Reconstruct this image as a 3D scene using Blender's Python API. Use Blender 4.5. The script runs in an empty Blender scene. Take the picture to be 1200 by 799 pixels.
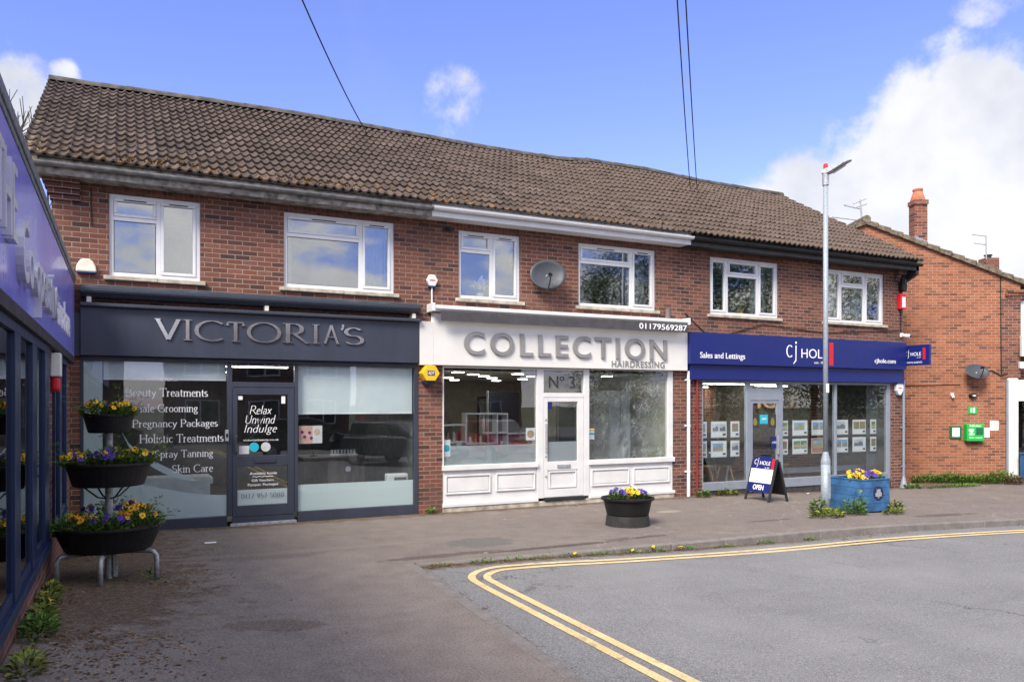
import bpy, math, random
from mathutils import Vector, Matrix
R = math.radians
random.seed(7)
SC = bpy.context.scene
COL = SC.collection

# ------------------------------------------------------------------ camera
CZ, F_PX, HOR, VPX = 1.94, 920.0, 472.0, 2460.0
TH = math.atan2(VPX - 600, F_PX)
cam = bpy.data.cameras.new('camera'); camo = bpy.data.objects.new('camera', cam); COL.objects.link(camo)
camo.location = (0, 0, CZ); camo.rotation_euler = (R(90), 0, TH - R(90))
cam.sensor_width = 36; cam.lens = F_PX / 1200 * 36; cam.shift_y = (HOR - 399.5) / 1200
cam.clip_start = .1; cam.clip_end = 2000
SC.camera = camo
FW = Vector((math.cos(TH), math.sin(TH), 0)); RT = Vector((math.sin(TH), -math.cos(TH), 0))
def ray(px, py): return FW + RT * ((px - 600) / F_PX) + Vector((0, 0, -(py - HOR) / F_PX))
D = 13.04                                   # the street front stands on the plane y = D
def PY(px, py, off=0):
    d = ray(px, py); k = (D - off) / d.y; return Vector((0, 0, CZ)) + d * k
def PX(px, py, x):
    d = ray(px, py); k = x / d.x; return Vector((0, 0, CZ)) + d * k
def PZ(px, py, z=0):
    d = ray(px, py); k = (z - CZ) / d.z; return Vector((0, 0, CZ)) + d * k

# ------------------------------------------------------------------ light
SUN_EL = 44.0; SUN_D = Vector((-.80, -.60, 0)).normalized()
sun = bpy.data.lights.new('sun', 'SUN'); sun.energy = 2.1; sun.angle = R(24); sun.color = (1, .92, .80)
suno = bpy.data.objects.new('sun', sun); COL.objects.link(suno)
sd = Vector((SUN_D.x * math.cos(R(SUN_EL)), SUN_D.y * math.cos(R(SUN_EL)), math.sin(R(SUN_EL))))
suno.rotation_euler = (-sd).to_track_quat('-Z', 'Y').to_euler(); suno.location = (-30, 10, 40)
SC.view_settings.view_transform = 'Standard'; SC.view_settings.look = 'None'
SC.view_settings.exposure = 1.6; SC.view_settings.gamma = 1; SC.view_settings.use_curve_mapping = False

class NT:
    def __init__(s, tree): s.t = tree; s.t.nodes.clear()
    def n(s, typ, **kw):
        nd = s.t.nodes.new(typ)
        for k, v in kw.items(): setattr(nd, k, v)
        return nd
    def put(s, sock, v):
        if isinstance(v, bpy.types.NodeSocket): s.t.links.new(v, sock)
        elif v is not None:
            if sock.type == 'RGBA' and not isinstance(v, (int, float)) and len(v) == 3: v = (*v, 1)
            sock.default_value = v
    def m(s, op, a, b=None, c=None, clamp=False):
        nd = s.n('ShaderNodeMath', operation=op, use_clamp=clamp)
        s.put(nd.inputs[0], a); s.put(nd.inputs[1], b)
        if c is not None: s.put(nd.inputs[2], c)
        return nd.outputs[0]
    def vm(s, op, a, b=None):
        nd = s.n('ShaderNodeVectorMath', operation=op); s.put(nd.inputs[0], a); s.put(nd.inputs[1], b)
        return nd.outputs['Value'] if op in ('DOT_PRODUCT', 'LENGTH', 'DISTANCE') else nd.outputs[0]
    def xyz(s, v):
        nd = s.n('ShaderNodeSeparateXYZ'); s.put(nd.inputs[0], v); return nd.outputs
    def comb(s, x, y, z):
        nd = s.n('ShaderNodeCombineXYZ'); [s.put(nd.inputs[i], v) for i, v in enumerate((x, y, z))]; return nd.outputs[0]
    def noise(s, v, scale, detail=4, rough=.55, col=False):
        nd = s.n('ShaderNodeTexNoise'); s.put(nd.inputs['Vector'], v); nd.inputs['Scale'].default_value = scale
        nd.inputs['Detail'].default_value = detail; nd.inputs['Roughness'].default_value = rough
        return nd.outputs['Color' if col else 'Fac']
    def white(s, v):
        nd = s.n('ShaderNodeTexWhiteNoise', noise_dimensions='3D'); s.put(nd.inputs['Vector'], v); return nd.outputs['Value']
    def ss(s, v, lo, hi, a=0., b=1.):
        nd = s.n('ShaderNodeMapRange', interpolation_type='SMOOTHSTEP'); s.put(nd.inputs[0], v)
        for i, q in enumerate((lo, hi, a, b)): s.put(nd.inputs[1 + i], q)
        return nd.outputs[0]
    def ramp(s, fac, stops, interp='LINEAR'):
        nd = s.n('ShaderNodeValToRGB'); cr = nd.color_ramp; cr.interpolation = interp
        while len(cr.elements) < len(stops): cr.elements.new(.5)
        for e, (p, c) in zip(cr.elements, stops): e.position = p; e.color = (*c, 1)
        s.put(nd.inputs[0], fac); return nd.outputs[0]
    def mix(s, fac, a, b, blend='MIX'):
        nd = s.n('ShaderNodeMix', data_type='RGBA', blend_type=blend)
        s.put(nd.inputs[0], fac); s.put(nd.inputs[6], a); s.put(nd.inputs[7], b); return nd.outputs[2]
    def pos(s): return s.n('ShaderNodeNewGeometry').outputs['Position']
    def obj(s): return s.n('ShaderNodeTexCoord').outputs['Object']
    def bump(s, h, dist, strength=1.):
        nd = s.n('ShaderNodeBump'); nd.inputs['Distance'].default_value = dist; nd.inputs['Strength'].default_value = strength
        s.put(nd.inputs['Height'], h); return nd.outputs[0]
    def out(s, col, rough=.6, metal=0., normal=None, spec=.5, coat=None):
        b = s.n('ShaderNodeBsdfPrincipled'); o = s.n('ShaderNodeOutputMaterial')
        s.put(b.inputs['Base Color'], col); s.put(b.inputs['Roughness'], rough); s.put(b.inputs['Metallic'], metal)
        b.inputs['Specular IOR Level'].default_value = spec
        if normal is not None: s.put(b.inputs['Normal'], normal)
        if coat: b.inputs['Coat Weight'].default_value = coat; b.inputs['Coat Roughness'].default_value = .05
        s.t.links.new(b.outputs[0], o.inputs[0]); return b

w = bpy.data.worlds.new('World'); SC.world = w; w.use_nodes = True
T = NT(w.node_tree)
sky = T.n('ShaderNodeTexSky', sky_type='NISHITA'); sky.sun_disc = False
sky.sun_elevation = R(SUN_EL); sky.sun_rotation = math.atan2(SUN_D.x, SUN_D.y); sky.air_density = .9; sky.dust_density = .35; sky.ozone_density = 3.2
dirv = T.vm('NORMALIZE', T.n('ShaderNodeTexCoord').outputs['Generated'])
dx, dy, dz = T.xyz(dirv)
zz = T.m('ADD', T.m('ABSOLUTE', dz), .22)
cp = T.comb(T.m('DIVIDE', dx, zz), T.m('DIVIDE', dy, zz), 0.0)
n1 = T.noise(dirv, 7.0, 8, .6); n2 = T.noise(dirv, 2.6, 6, .6); n3 = T.noise(cp, 1.6, 7, .6)
bl = None                                  # cloud banks of this sky, as directions on the dome
for (px, py, r, k) in [(1150, 225, 12, .85), (1235, 165, 7, .8), (1060, 265, 9, .85), (960, 275, 7, .8), (1135, 180, 5, .65), (1300, 240, 14, .9), (880, 300, 6, .7), (532, 118, 4.0, .5), (10, 112, 4.2, .66), (45, 140, 4.6, .62), (72, 92, 1.6, .5), (-40, 90, 6, .5), (1165, -10, 3.4, .42)]:
    c = ray(px, py).normalized()
    e = T.m('MULTIPLY', T.ss(T.vm('DOT_PRODUCT', dirv, tuple(c)), math.cos(R(r)), math.cos(R(r * .15))), k)
    bl = e if bl is None else T.m('MAXIMUM', bl, e)
front = T.ss(T.vm('DOT_PRODUCT', dirv, tuple(FW)), .35, .62)
inview = T.ss(T.m('ADD', bl, T.m('MULTIPLY', T.m('MULTIPLY', T.m('SUBTRACT', n1, .5), 1.9), T.ss(bl, .0, .12))), .26, .56)
thin = T.m('MULTIPLY', T.ss(n2, .52, .8), .16)
inview = T.m('MAXIMUM', inview, thin)
around = T.ss(n3, .43, .53)
cloud = T.m('ADD', T.m('MULTIPLY', inview, front), T.m('MULTIPLY', around, T.m('SUBTRACT', 1.0, front)), clamp=True)
shade = T.mix(T.ss(T.noise(dirv, 4.5, 5), .35, .7), (4.2, 4.35, 4.8), (6.5, 6.45, 6.35))
shade = T.mix(T.m('SUBTRACT', 1.0, front), shade, T.mix(1.0, shade, (1.85, 1.80, 1.72), 'MULTIPLY'))  # unseen clouds outside the view brightened and warmed to light the fronts
skyc = T.mix(1.0, sky.outputs[0], (1.42, 1.24, 1.76), 'MULTIPLY')
skyc = T.mix(T.m('MULTIPLY', cloud, .95), skyc, shade)
bg = T.n('ShaderNodeBackground'); T.put(bg.inputs[0], skyc); bg.inputs[1].default_value = .056
T.t.links.new(bg.outputs[0], T.n('ShaderNodeOutputWorld').inputs[0])

# ------------------------------------------------------------------ mesh helpers
class MB:
    def __init__(s): s.v = []; s.f = []; s.mi = []
    def add(s, vs, fs, mi=0):
        o = len(s.v); s.v += [Vector(p) for p in vs]
        s.f += [tuple(i + o for i in f) for f in fs]; s.mi += [mi] * len(fs); return s
    def box(s, x0, x1, y0, y1, z0, z1, mi=0):
        if x0 > x1: x0, x1 = x1, x0
        if y0 > y1: y0, y1 = y1, y0
        if z0 > z1: z0, z1 = z1, z0
        v = [(x, y, z) for x in (x0, x1) for y in (y0, y1) for z in (z0, z1)]
        return s.add(v, [(0, 1, 3, 2), (4, 6, 7, 5), (0, 4, 5, 1), (2, 3, 7, 6), (0, 2, 6, 4), (1, 5, 7, 3)], mi)
    def prism(s, poly, a, b, fn, mi=0):
        """poly = list of (u,v); fn(u,v,w) -> point; extruded from w=a to w=b"""
        n = len(poly); vs = [fn(u, v, a) for u, v in poly] + [fn(u, v, b) for u, v in poly]
        return s.add(vs, [tuple(range(n))[::-1], tuple(range(n, 2 * n))] + [(i, (i + 1) % n, n + (i + 1) % n, n + i) for i in range(n)], mi)
    def tube(s, path, r, n=10, mi=0, caps=True):
        path = [Vector(p) for p in path]; rr = r if isinstance(r, (list, tuple)) else [r] * len(path)
        vs = []; up = None
        for i, p in enumerate(path):
            t = (path[min(i + 1, len(path) - 1)] - path[max(i - 1, 0)]).normalized()
            if up is None: up = t.orthogonal().normalized()
            up = (up - t * up.dot(t)); up = up.normalized() if up.length > 1e-6 else t.orthogonal().normalized()
            b = t.cross(up)
            vs += [p + (up * math.cos(2 * math.pi * k / n) + b * math.sin(2 * math.pi * k / n)) * rr[i] for k in range(n)]
        fs = [(i * n + k, i * n + (k + 1) % n, (i + 1) * n + (k + 1) % n, (i + 1) * n + k) for i in range(len(path) - 1) for k in range(n)]
        if caps: fs += [tuple(range(n))[::-1], tuple(range((len(path) - 1) * n, len(path) * n))]
        return s.add(vs, fs, mi)
    def lathe(s, c, prof, n=28, mi=0, sx=1., sy=1., cap=True):
        vs = [(c[0] + r * sx * math.cos(2 * math.pi * k / n), c[1] + r * sy * math.sin(2 * math.pi * k / n), c[2] + z) for r, z in prof for k in range(n)]
        fs = [(i * n + k, i * n + (k + 1) % n, (i + 1) * n + (k + 1) % n, (i + 1) * n + k) for i in range(len(prof) - 1) for k in range(n)]
        if cap: fs += [tuple(range(n))[::-1], tuple(range((len(prof) - 1) * n, len(prof) * n))]
        return s.add(vs, fs, mi)
    def build(s, name, mat, parent=None, loc=None, smooth=False, bevel=0, label=None, cat=None, group=None, kind=None):
        me = bpy.data.meshes.new(name); wl = WL(parent)
        base = Vector(loc) if loc is not None else (wl if parent else Vector((0, 0, 0)))
        me.from_pydata([tuple(p - base) for p in s.v], [], s.f)
        mats = mat if isinstance(mat, (list, tuple)) else [mat]
        for q in mats: me.materials.append(q)
        for p, q in zip(me.polygons, s.mi): p.material_index = q; p.use_smooth = smooth
        me.validate(); me.update()
        o = bpy.data.objects.new(name, me); COL.objects.link(o)
        if parent: o.parent = parent; o.location = base - wl
        else: o.location = base
        if bevel:
            b = o.modifiers.new('bevel', 'BEVEL'); b.width = bevel; b.segments = 2; b.limit_method = 'ANGLE'; b.angle_limit = R(50)
        return tag(o, label, cat, group, kind)
def WL(o):
    v = Vector((0, 0, 0))
    while o: v += o.location; o = o.parent
    return v
def tag(o, label=None, cat=None, group=None, kind=None):
    for k, v in (('label', label), ('category', cat), ('group', group), ('kind', kind)):
        if v: o[k] = v
    return o
def thing(name, loc, label, cat, group=None):
    o = bpy.data.objects.new(name, None); o.empty_display_size = .1; COL.objects.link(o); o.location = loc
    return tag(o, label, cat, group)
def boxo(name, b, mat, parent=None, bevel=.003, **kw): return MB().box(*b).build(name, mat, parent, bevel=bevel, **kw)
def bars(rects, y0, y1):
    m = MB()
    for (x0, x1, z0, z1) in rects: m.box(x0, x1, y0, y1, z0, z1)
    return m

# ------------------------------------------------------------------ materials
def newmat(name):
    m = bpy.data.materials.new(name); m.use_nodes = True; return m, NT(m.node_tree)
def pbr(name, col, rough=.5, metal=0., var=.12, scale=6., bump=0., bscale=60., spec=.5, coat=None, streak=False):
    m, t = newmat(name); p = t.obj()
    if streak: p = t.vm('MULTIPLY', p, (1, 1, .25))
    n = t.noise(p, scale, 5)
    d = tuple(max(0, c * (1 - var * 1.6)) for c in col); l = tuple(min(1, c * (1 + var)) for c in col)
    c = t.ramp(n, [(.3, d), (.7, l)])
    r = t.ss(n, .3, .7, min(1, rough * 1.12), rough * .88)
    t.out(c, r, metal, t.bump(t.noise(t.obj(), bscale, 3), bump) if bump else None, spec, coat); return m
def brick_mat(name, stops, mortar, bw=.225, bh=.075, soldier=False, mj=.0095, stain=.35, along=None):
    m, t = newmat(name); g = t.n('ShaderNodeNewGeometry'); x, y, z = t.xyz(g.outputs['Position']); nx, ny, nz = t.xyz(g.outputs['True Normal'])
    side = t.m('GREATER_THAN', t.m('ABSOLUTE', nx), .6)
    u = t.m('ADD', t.m('MULTIPLY', side, y), t.m('MULTIPLY', t.m('SUBTRACT', 1, side), x))
    if along: u = t.vm('DOT_PRODUCT', g.outputs['Position'], tuple(along))
    wob = t.m('MULTIPLY', t.m('SUBTRACT', t.noise(g.outputs['Position'], 9, 2), .5), .006)
    u = t.m('ADD', u, wob); z2 = t.m('ADD', z, wob)
    z2 = t.m('ADD', z2, 50 * .075 + (0 if not soldier else .0))
    if soldier: rowf = t.m('DIVIDE', t.m('ADD', z, 10 * .225 - .135), .225); bw = .075; bh = .225
    else: rowf = t.m('DIVIDE', z2, bh)
    row = t.m('FLOOR', rowf); fr = t.m('FRACT', rowf)
    off = 0. if soldier else t.m('MULTIPLY', t.m('MODULO', row, 2), .5)
    cf = t.m('ADD', t.m('DIVIDE', t.m('ADD', u, 90 * .225), bw), off); ci = t.m('FLOOR', cf); fc = t.m('FRACT', cf)
    e = mj / 2
    du = t.m('MULTIPLY', t.m('MINIMUM', fc, t.m('SUBTRACT', 1, fc)), bw); dv = t.m('MULTIPLY', t.m('MINIMUM', fr, t.m('SUBTRACT', 1, fr)), bh)
    dd = t.m('MINIMUM', du, dv)
    mask = t.ss(dd, e * .75, e * 1.3)
    rnd = t.white(t.comb(ci, row, t.m('ADD', 3.3, side)))
    c = t.ramp(rnd, stops, 'LINEAR')
    fine = t.noise(g.outputs['Position'], 45, 4); big = t.noise(g.outputs['Position'], 1.1, 5)
    c = t.mix(t.ss(fine, .3, .75, .0, .45), c, (.05, .03, .028))
    c = t.mix(t.m('MULTIPLY', t.ss(big, .5, .75), stain), c, (.09, .06, .05))
    strk = t.noise(t.comb(t.m('MULTIPLY', u, 2.2), 0.0, t.m('MULTIPLY', z, .35)), 1.0, 5, .6)
    c = t.mix(t.ss(strk, .55, .75, 0, .38), c, (.085, .052, .043))
    mc = t.mix(t.ss(big, .3, .75), mortar, tuple(q * .6 for q in mortar))
    col = t.mix(mask, mc, c)
    h = t.m('ADD', mask, t.m('MULTIPLY', fine, .35))
    t.out(col, .88, 0, t.bump(h, .006, .9), .25); return m
M = {}
M['brick'] = brick_mat('red_brick', [(0, (.06, .034, .032)), (.12, (.125, .052, .040)), (.4, (.178, .068, .046)), (.75, (.215, .079, .051)), (.93, (.255, .105, .072)), (1, (.19, .088, .068))], (.34, .275, .22), mj=.0105)
M['soldier'] = brick_mat('red_brick_on_end', [(0, (.10, .042, .034)), (.5, (.19, .068, .05)), (1, (.24, .085, .06))], (.20, .14, .115), soldier=True)
M['orange'] = brick_mat('orange_brick', [(0, (.17, .065, .04)), (.2, (.30, .105, .052)), (.6, (.36, .125, .06)), (1, (.42, .16, .08))], (.44, .36, .28), stain=.18, along=RT)
M['hbrick'] = brick_mat('dark_red_brick_of_house', [(0, (.07, .035, .03)), (.4, (.19, .07, .045)), (1, (.30, .11, .06))], (.38, .31, .26), along=RT)
M['dkbrick'] = brick_mat('dark_red_brick', [(0, (.07, .035, .035)), (.4, (.17, .06, .05)), (1, (.23, .085, .07))], (.36, .31, .28))
M['slate'] = pbr('slate_grey_paint', (.034, .041, .062), .42, var=.16, scale=2.5, bump=.0004, streak=True)
M['slate_metal'] = pbr('slate_grey_metal', (.035, .043, .06), .3, .0, .08)
M['upvc'] = pbr('white_plastic', (.68, .69, .70), .32, var=.05, scale=3)
M['upvc_dirty'] = pbr('weathered_white_board', (.30, .28, .245), .75, var=.45, scale=9, bump=.002)
M['white_paint'] = pbr('white_gloss_paint', (.66, .66, .645), .4, var=.06, scale=3, bump=.0006)
M['cream'] = pbr('cream_plastic', (.72, .68, .56), .45)
M['stone'] = pbr('stone_sill', (.42, .38, .30), .85, var=.25, scale=9, bump=.002)
M['concrete'] = pbr('rough_concrete', (.42, .38, .31), .9, var=.3, scale=7, bump=.004)
M['black'] = pbr('black_plastic', (.010, .010, .011), .5, var=.2, spec=.3)
M['blackpaint'] = pbr('black_paint', (.02, .02, .022), .5)
M['gutgrey'] = pbr('grey_weathered_gutter', (.20, .20, .195), .5, var=.3, scale=8, bump=.001)
M['navy'] = pbr('navy_frame_paint', (.007, .019, .070), .35, var=.1)
M['blue'] = pbr('royal_blue_sign', (.006, .014, .135), .4, var=.04, scale=2)
M['red'] = pbr('bright_red', (.55, .012, .025), .4, var=.03)
M['redpipe'] = pbr('red_painted_pipe', (.22, .022, .022), .5)
M['white'] = pbr('white_lettering', (.85, .85, .85), .4, var=.02)
M['chrome'] = pbr('brushed_chrome', (.72, .71, .70), .16, 1., .08, 14)
M['silver'] = pbr('silver_lettering', (.25, .247, .243), .45, .15, .12, 3)
M['sign_silver'] = pbr('satin_silver_letters', (.62, .63, .66), .35, .3, .05, 3)
M['galv'] = pbr('galvanised_steel', (.40, .42, .44), .5, .45, .22, 26, .0004, 200)
M['lamppaint'] = pbr('galvanised_lamp_column', (.30, .35, .39), .55, .2, .16, 40)
M['greyframe'] = pbr('grey_aluminium', (.24, .27, .32), .4, .1, .06)
M['plinth'] = pbr('dark_plinth', (.045, .04, .04), .7, var=.3, scale=9, bump=.002)
M['dish'] = pbr('dark_grey_dish', (.042, .048, .06), .55)
M['yellow'] = pbr('yellow_plastic', (.80, .46, .01), .4, var=.03)
M['terracotta'] = pbr('terracotta', (.44, .16, .08), .8, var=.2, bump=.002)
M['lead'] = pbr('lead_flashing', (.33, .36, .42), .5, .3)
M['verge'] = pbr('mossy_verge_cement', (.16, .13, .09), .9, var=.4, scale=12, bump=.004)
M['valance'] = pbr('charcoal_awning_fabric', (.058, .055, .062), .8, var=.1, bump=.001, bscale=150)
M['collboard'] = pbr('off_white_board', (.68, .67, .63), .45, var=.05, scale=1.5)
M['wood'] = pbr('light_wood', (.45, .29, .13), .5, var=.2, scale=14)
M['dwood'] = pbr('grey_brown_wood', (.13, .105, .09), .5, var=.25, scale=16, streak=True)
M['bluewood'] = pbr('blue_painted_planks', (.035, .125, .28), .6, var=.3, scale=5, bump=.002, bscale=30)
M['green'] = pbr('signal_green', (.012, .40, .06), .45, var=.04)
M['dgreen'] = pbr('dark_green_frame', (.01, .12, .05), .5)
M['paper'] = pbr('white_paper', (.78, .78, .78), .7, var=.03)
M['soil'] = pbr('potting_soil', (.03, .02, .014), .95, var=.4, scale=40, bump=.01)
M['film'] = None
M['curtain'] = pbr('pale_curtain', (.62, .64, .58), .9, var=.1)
M['blind'] = pbr('pale_roller_blind', (.80, .85, .84), .8, var=.03)
M['cyan'] = pbr('cyan_sticker', (.02, .42, .55), .4)
M['pale'] = pbr('pale_grey_sticker', (.55, .56, .55), .5)
M['ink'] = pbr('dark_ink', (.03, .03, .035), .6)
M['pink'] = pbr('pale_pink_print', (.80, .50, .42), .5)
M['purple'] = pbr('purple_print', (.28, .03, .16), .5)
M['skinprint'] = pbr('skin_tone_print', (.72, .50, .42), .5)
M['towel'] = pbr('pale_towel', (.60, .63, .62), .95, var=.1, bump=.003)
M['wallint'] = pbr('interior_wall', (.10, .105, .11), .8)
M['wallint2'] = pbr('interior_cream_wall', (.62, .58, .46), .8)
M['wallint3'] = pbr('interior_grey_wall', (.09, .085, .08), .8)
M['floorint'] = pbr('interior_floor', (.11, .11, .115), .45)
M['roomup'] = pbr('upstairs_wall', (.13, .13, .12), .8)
M['lilac'] = pbr('lilac_sign_panel', (.23, .225, .78), .3, var=.05, scale=1.2, coat=.25)
M['trim'] = pbr('weathered_metal_trim', (.18, .19, .20), .5, .3, .3, 20)
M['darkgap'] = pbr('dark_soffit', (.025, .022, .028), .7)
M['rubber'] = pbr('tyre_rubber', (.02, .02, .02), .85)
M['carpaint'] = pbr('dark_grey_car_paint', (.03, .035, .045), .25, .3, .03, coat=.8)
M['carpaint2'] = pbr('red_car_paint', (.30, .012, .012), .25, .1, .03, coat=.8)
M['roof2'] = pbr('brown_roof_tiles', (.11, .07, .05), .9, var=.3, bump=.02, bscale=12)
M['render'] = pbr('cream_render', (.48, .44, .36), .9, var=.1, bump=.004)
M['bark'] = pbr('grey_bark', (.10, .08, .065), .95, var=.3, scale=14, bump=.01)
M['leaf_litter'] = pbr('dry_leaf_litter', (.12, .065, .03), .9, var=.4)
def emis(name, col, s):
    m, t = newmat(name); e = t.n('ShaderNodeEmission'); e.inputs[0].default_value = (*col, 1); e.inputs[1].default_value = s
    t.t.links.new(e.outputs[0], t.n('ShaderNodeOutputMaterial').inputs[0]); return m
M['tube'] = emis('lit_lamp_panel', (1, .95, .86), 8.0)
def glassmat(name, tint, f0=.06, rough=.0, maxf=.9, pw=3.2):
    m, t = newmat(name); lw = t.n('ShaderNodeLayerWeight'); lw.inputs[0].default_value = .5
    fac = t.m('ADD', f0, t.m('MULTIPLY', t.m('POWER', lw.outputs['Facing'], pw), maxf - f0))
    tr = t.n('ShaderNodeBsdfTransparent'); tr.inputs[0].default_value = (*tint, 1)
    gl = t.n('ShaderNodeBsdfGlossy'); gl.inputs['Roughness'].default_value = rough
    wv = t.bump(t.noise(t.obj(), 1.7, 1), .004, .25); t.put(gl.inputs['Normal'], wv)
    mx = t.n('ShaderNodeMixShader'); t.put(mx.inputs[0], fac); t.t.links.new(tr.outputs[0], mx.inputs[1]); t.t.links.new(gl.outputs[0], mx.inputs[2])
    t.t.links.new(mx.outputs[0], t.n('ShaderNodeOutputMaterial').inputs[0]); return m
M['glass'] = glassmat('shop_glass', (.93, .96, .96), .085)
M['glass_up'] = glassmat('window_glass', (.86, .9, .9), .24, rough=.025, maxf=.9, pw=2.4)
M['glass_blue'] = glassmat('dark_tinted_glass', (.45, .5, .52), .10, pw=2.0)
def filmmat(name, col, alpha):
    m, t = newmat(name); tr = t.n('ShaderNodeBsdfTransparent'); df = t.n('ShaderNodeBsdfDiffuse'); df.inputs[0].default_value = (*col, 1)
    mx = t.n('ShaderNodeMixShader'); mx.inputs[0].default_value = alpha
    t.t.links.new(tr.outputs[0], mx.inputs[1]); t.t.links.new(df.outputs[0], mx.inputs[2]); t.t.links.new(mx.outputs[0], t.n('ShaderNodeOutputMaterial').inputs[0]); return m
M['film'] = filmmat('frosted_film', (.74, .82, .82), .8)
M['film2'] = filmmat('thin_frosted_film', (.60, .64, .66), .45)
def crinkle():
    m, t = newmat('crinkled_plastic'); p = t.obj()
    warp = t.vm('MULTIPLY', t.vm('SUBTRACT', t.noise(p, 1.6, 3, col=True), (.5, .5, .5)), (.4, 0, .4))
    q = t.vm('ADD', p, warp); x, y, z = t.xyz(q)
    def crease(a, s1, s2, lo, hi):
        u = t.m('ADD', t.m('MULTIPLY', x, math.cos(R(a))), t.m('MULTIPLY', z, math.sin(R(a)))); v = t.m('SUBTRACT', t.m('MULTIPLY', z, math.cos(R(a))), t.m('MULTIPLY', x, math.sin(R(a))))
        n = t.noise(t.comb(t.m('MULTIPLY', u, s1), 0.0, t.m('MULTIPLY', v, s2)), 1.0, 2, .6)
        return t.ss(t.m('ABSOLUTE', t.m('SUBTRACT', n, .5)), hi, lo)
    c1 = crease(60, 1.0, 26, .004, .018); c2 = crease(40, 1.2, 20, .003, .014); c3 = crease(-48, .9, 12, .002, .009)
    cr = t.m('MAXIMUM', t.m('MAXIMUM', c1, t.m('MULTIPLY', c2, .8)), t.m('MULTIPLY', c3, .7))
    cr = t.m('MULTIPLY', cr, t.ss(t.noise(p, 2.3, 4), .38, .66))
    nb = t.bump(t.m('ADD', cr, t.noise(q, 6, 5)), .03, .8)
    tr = t.n('ShaderNodeBsdfTransparent'); tr.inputs[0].default_value = (.86, .88, .88, 1)
    gl = t.n('ShaderNodeBsdfGlossy'); gl.inputs['Roughness'].default_value = .1; t.put(gl.inputs['Normal'], nb)
    lw = t.n('ShaderNodeLayerWeight'); lw.inputs[0].default_value = .35; t.put(lw.inputs['Normal'], nb)
    mx = t.n('ShaderNodeMixShader'); t.put(mx.inputs[0], t.ss(lw.outputs['Facing'], .05, .9, .05, .6)); t.t.links.new(tr.outputs[0], mx.inputs[1]); t.t.links.new(gl.outputs[0], mx.inputs[2])
    df = t.n('ShaderNodeBsdfDiffuse'); df.inputs[0].default_value = (.85, .86, .86, 1)
    m2 = t.n('ShaderNodeMixShader'); t.put(m2.inputs[0], t.m('MULTIPLY', cr, .75)); t.t.links.new(mx.outputs[0], m2.inputs[1]); t.t.links.new(df.outputs[0], m2.inputs[2])  # white painted along the creases in place of glints
    t.t.links.new(m2.outputs[0], t.n('ShaderNodeOutputMaterial').inputs[0]); return m
M['crinkle'] = crinkle()
def leafmat(name, a, b, c):
    m, t = newmat(name); r = t.n('ShaderNodeNewGeometry').outputs['Random Per Island']
    col = t.ramp(r, [(0, a), (.55, b), (1, c)])
    bs = t.out(col, .6, 0, None, .3); return m
M['leaf'] = leafmat('fresh_leaves', (.03, .07, .012), (.085, .17, .025), (.17, .26, .045))
M['leafdk'] = leafmat('dark_leaves', (.012, .03, .01), (.03, .06, .014), (.06, .10, .02))
M['leafyl'] = leafmat('yellow_green_leaves', (.06, .09, .015), (.12, .17, .025), (.25, .24, .04))
M['litter'] = leafmat('dry_brown_leaves', (.06, .032, .016), (.15, .078, .036), (.33, .22, .12))
M['petal_y'] = pbr('yellow_petal', (.85, .50, .008), .6, var=.1)
M['petal_o'] = pbr('deep_yellow_petal', (.85, .36, .006), .6, var=.1)
M['petal_p'] = pbr('violet_petal', (.075, .025, .36), .6, var=.2)
M['olive'] = pbr('olive_yellow_print', (.22, .19, .02), .5)
M['eye'] = pbr('dark_flower_eye', (.05, .01, .03), .6)

def tile_mat():
    m, t = newmat('concrete_roof_tiles'); p = t.pos(); x, y, z = t.xyz(p)
    row = t.m('FLOOR', t.m('DIVIDE', t.m('SUBTRACT', y, 12.58), .2925)); ci = t.m('FLOOR', t.m('DIVIDE', t.m('ADD', x, 1.27), .287))
    r = t.white(t.comb(ci, row, 1.7))
    c = t.ramp(r, [(0, (.058, .044, .038)), (.5, (.077, .058, .050)), (.9, (.092, .069, .059)), (1, (.118, .087, .074))])
    east = t.ss(x, 3, 15)
    c = t.mix(t.m('MULTIPLY', east, .5), c, (.135, .10, .077))
    c = t.mix(t.ss(t.noise(p, 7, 5), .52, .72, 0, .6), c, (.06, .048, .04))
    lich = t.m('MULTIPLY', t.ss(t.noise(p, 5.5, 6, .7), .53, .64), t.m('MULTIPLY', t.ss(y, 13.5, 12.6, 0, .85), t.ss(x, 11, 6, .25, 1.)))
    c = t.mix(lich, c, (.22, .115, .035))
    run = t.noise(t.vm('MULTIPLY', p, (3.2, .25, .25)), 1.0, 5, .6); c = t.mix(t.ss(run, .52, .72, 0, .3), c, (.042, .036, .03))
    sp = t.ss(t.noise(p, 26, 2), .70, .75); c = t.mix(t.m('MULTIPLY', sp, .35), c, (.36, .34, .28))
    t.out(c, .92, 0, t.bump(t.noise(p, 70, 4), .004), .2); return m
M['tile'] = tile_mat()
M['ridge'] = pbr('ridge_tiles', (.075, .068, .06), .9, var=.4, scale=5, bump=.004)

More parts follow.
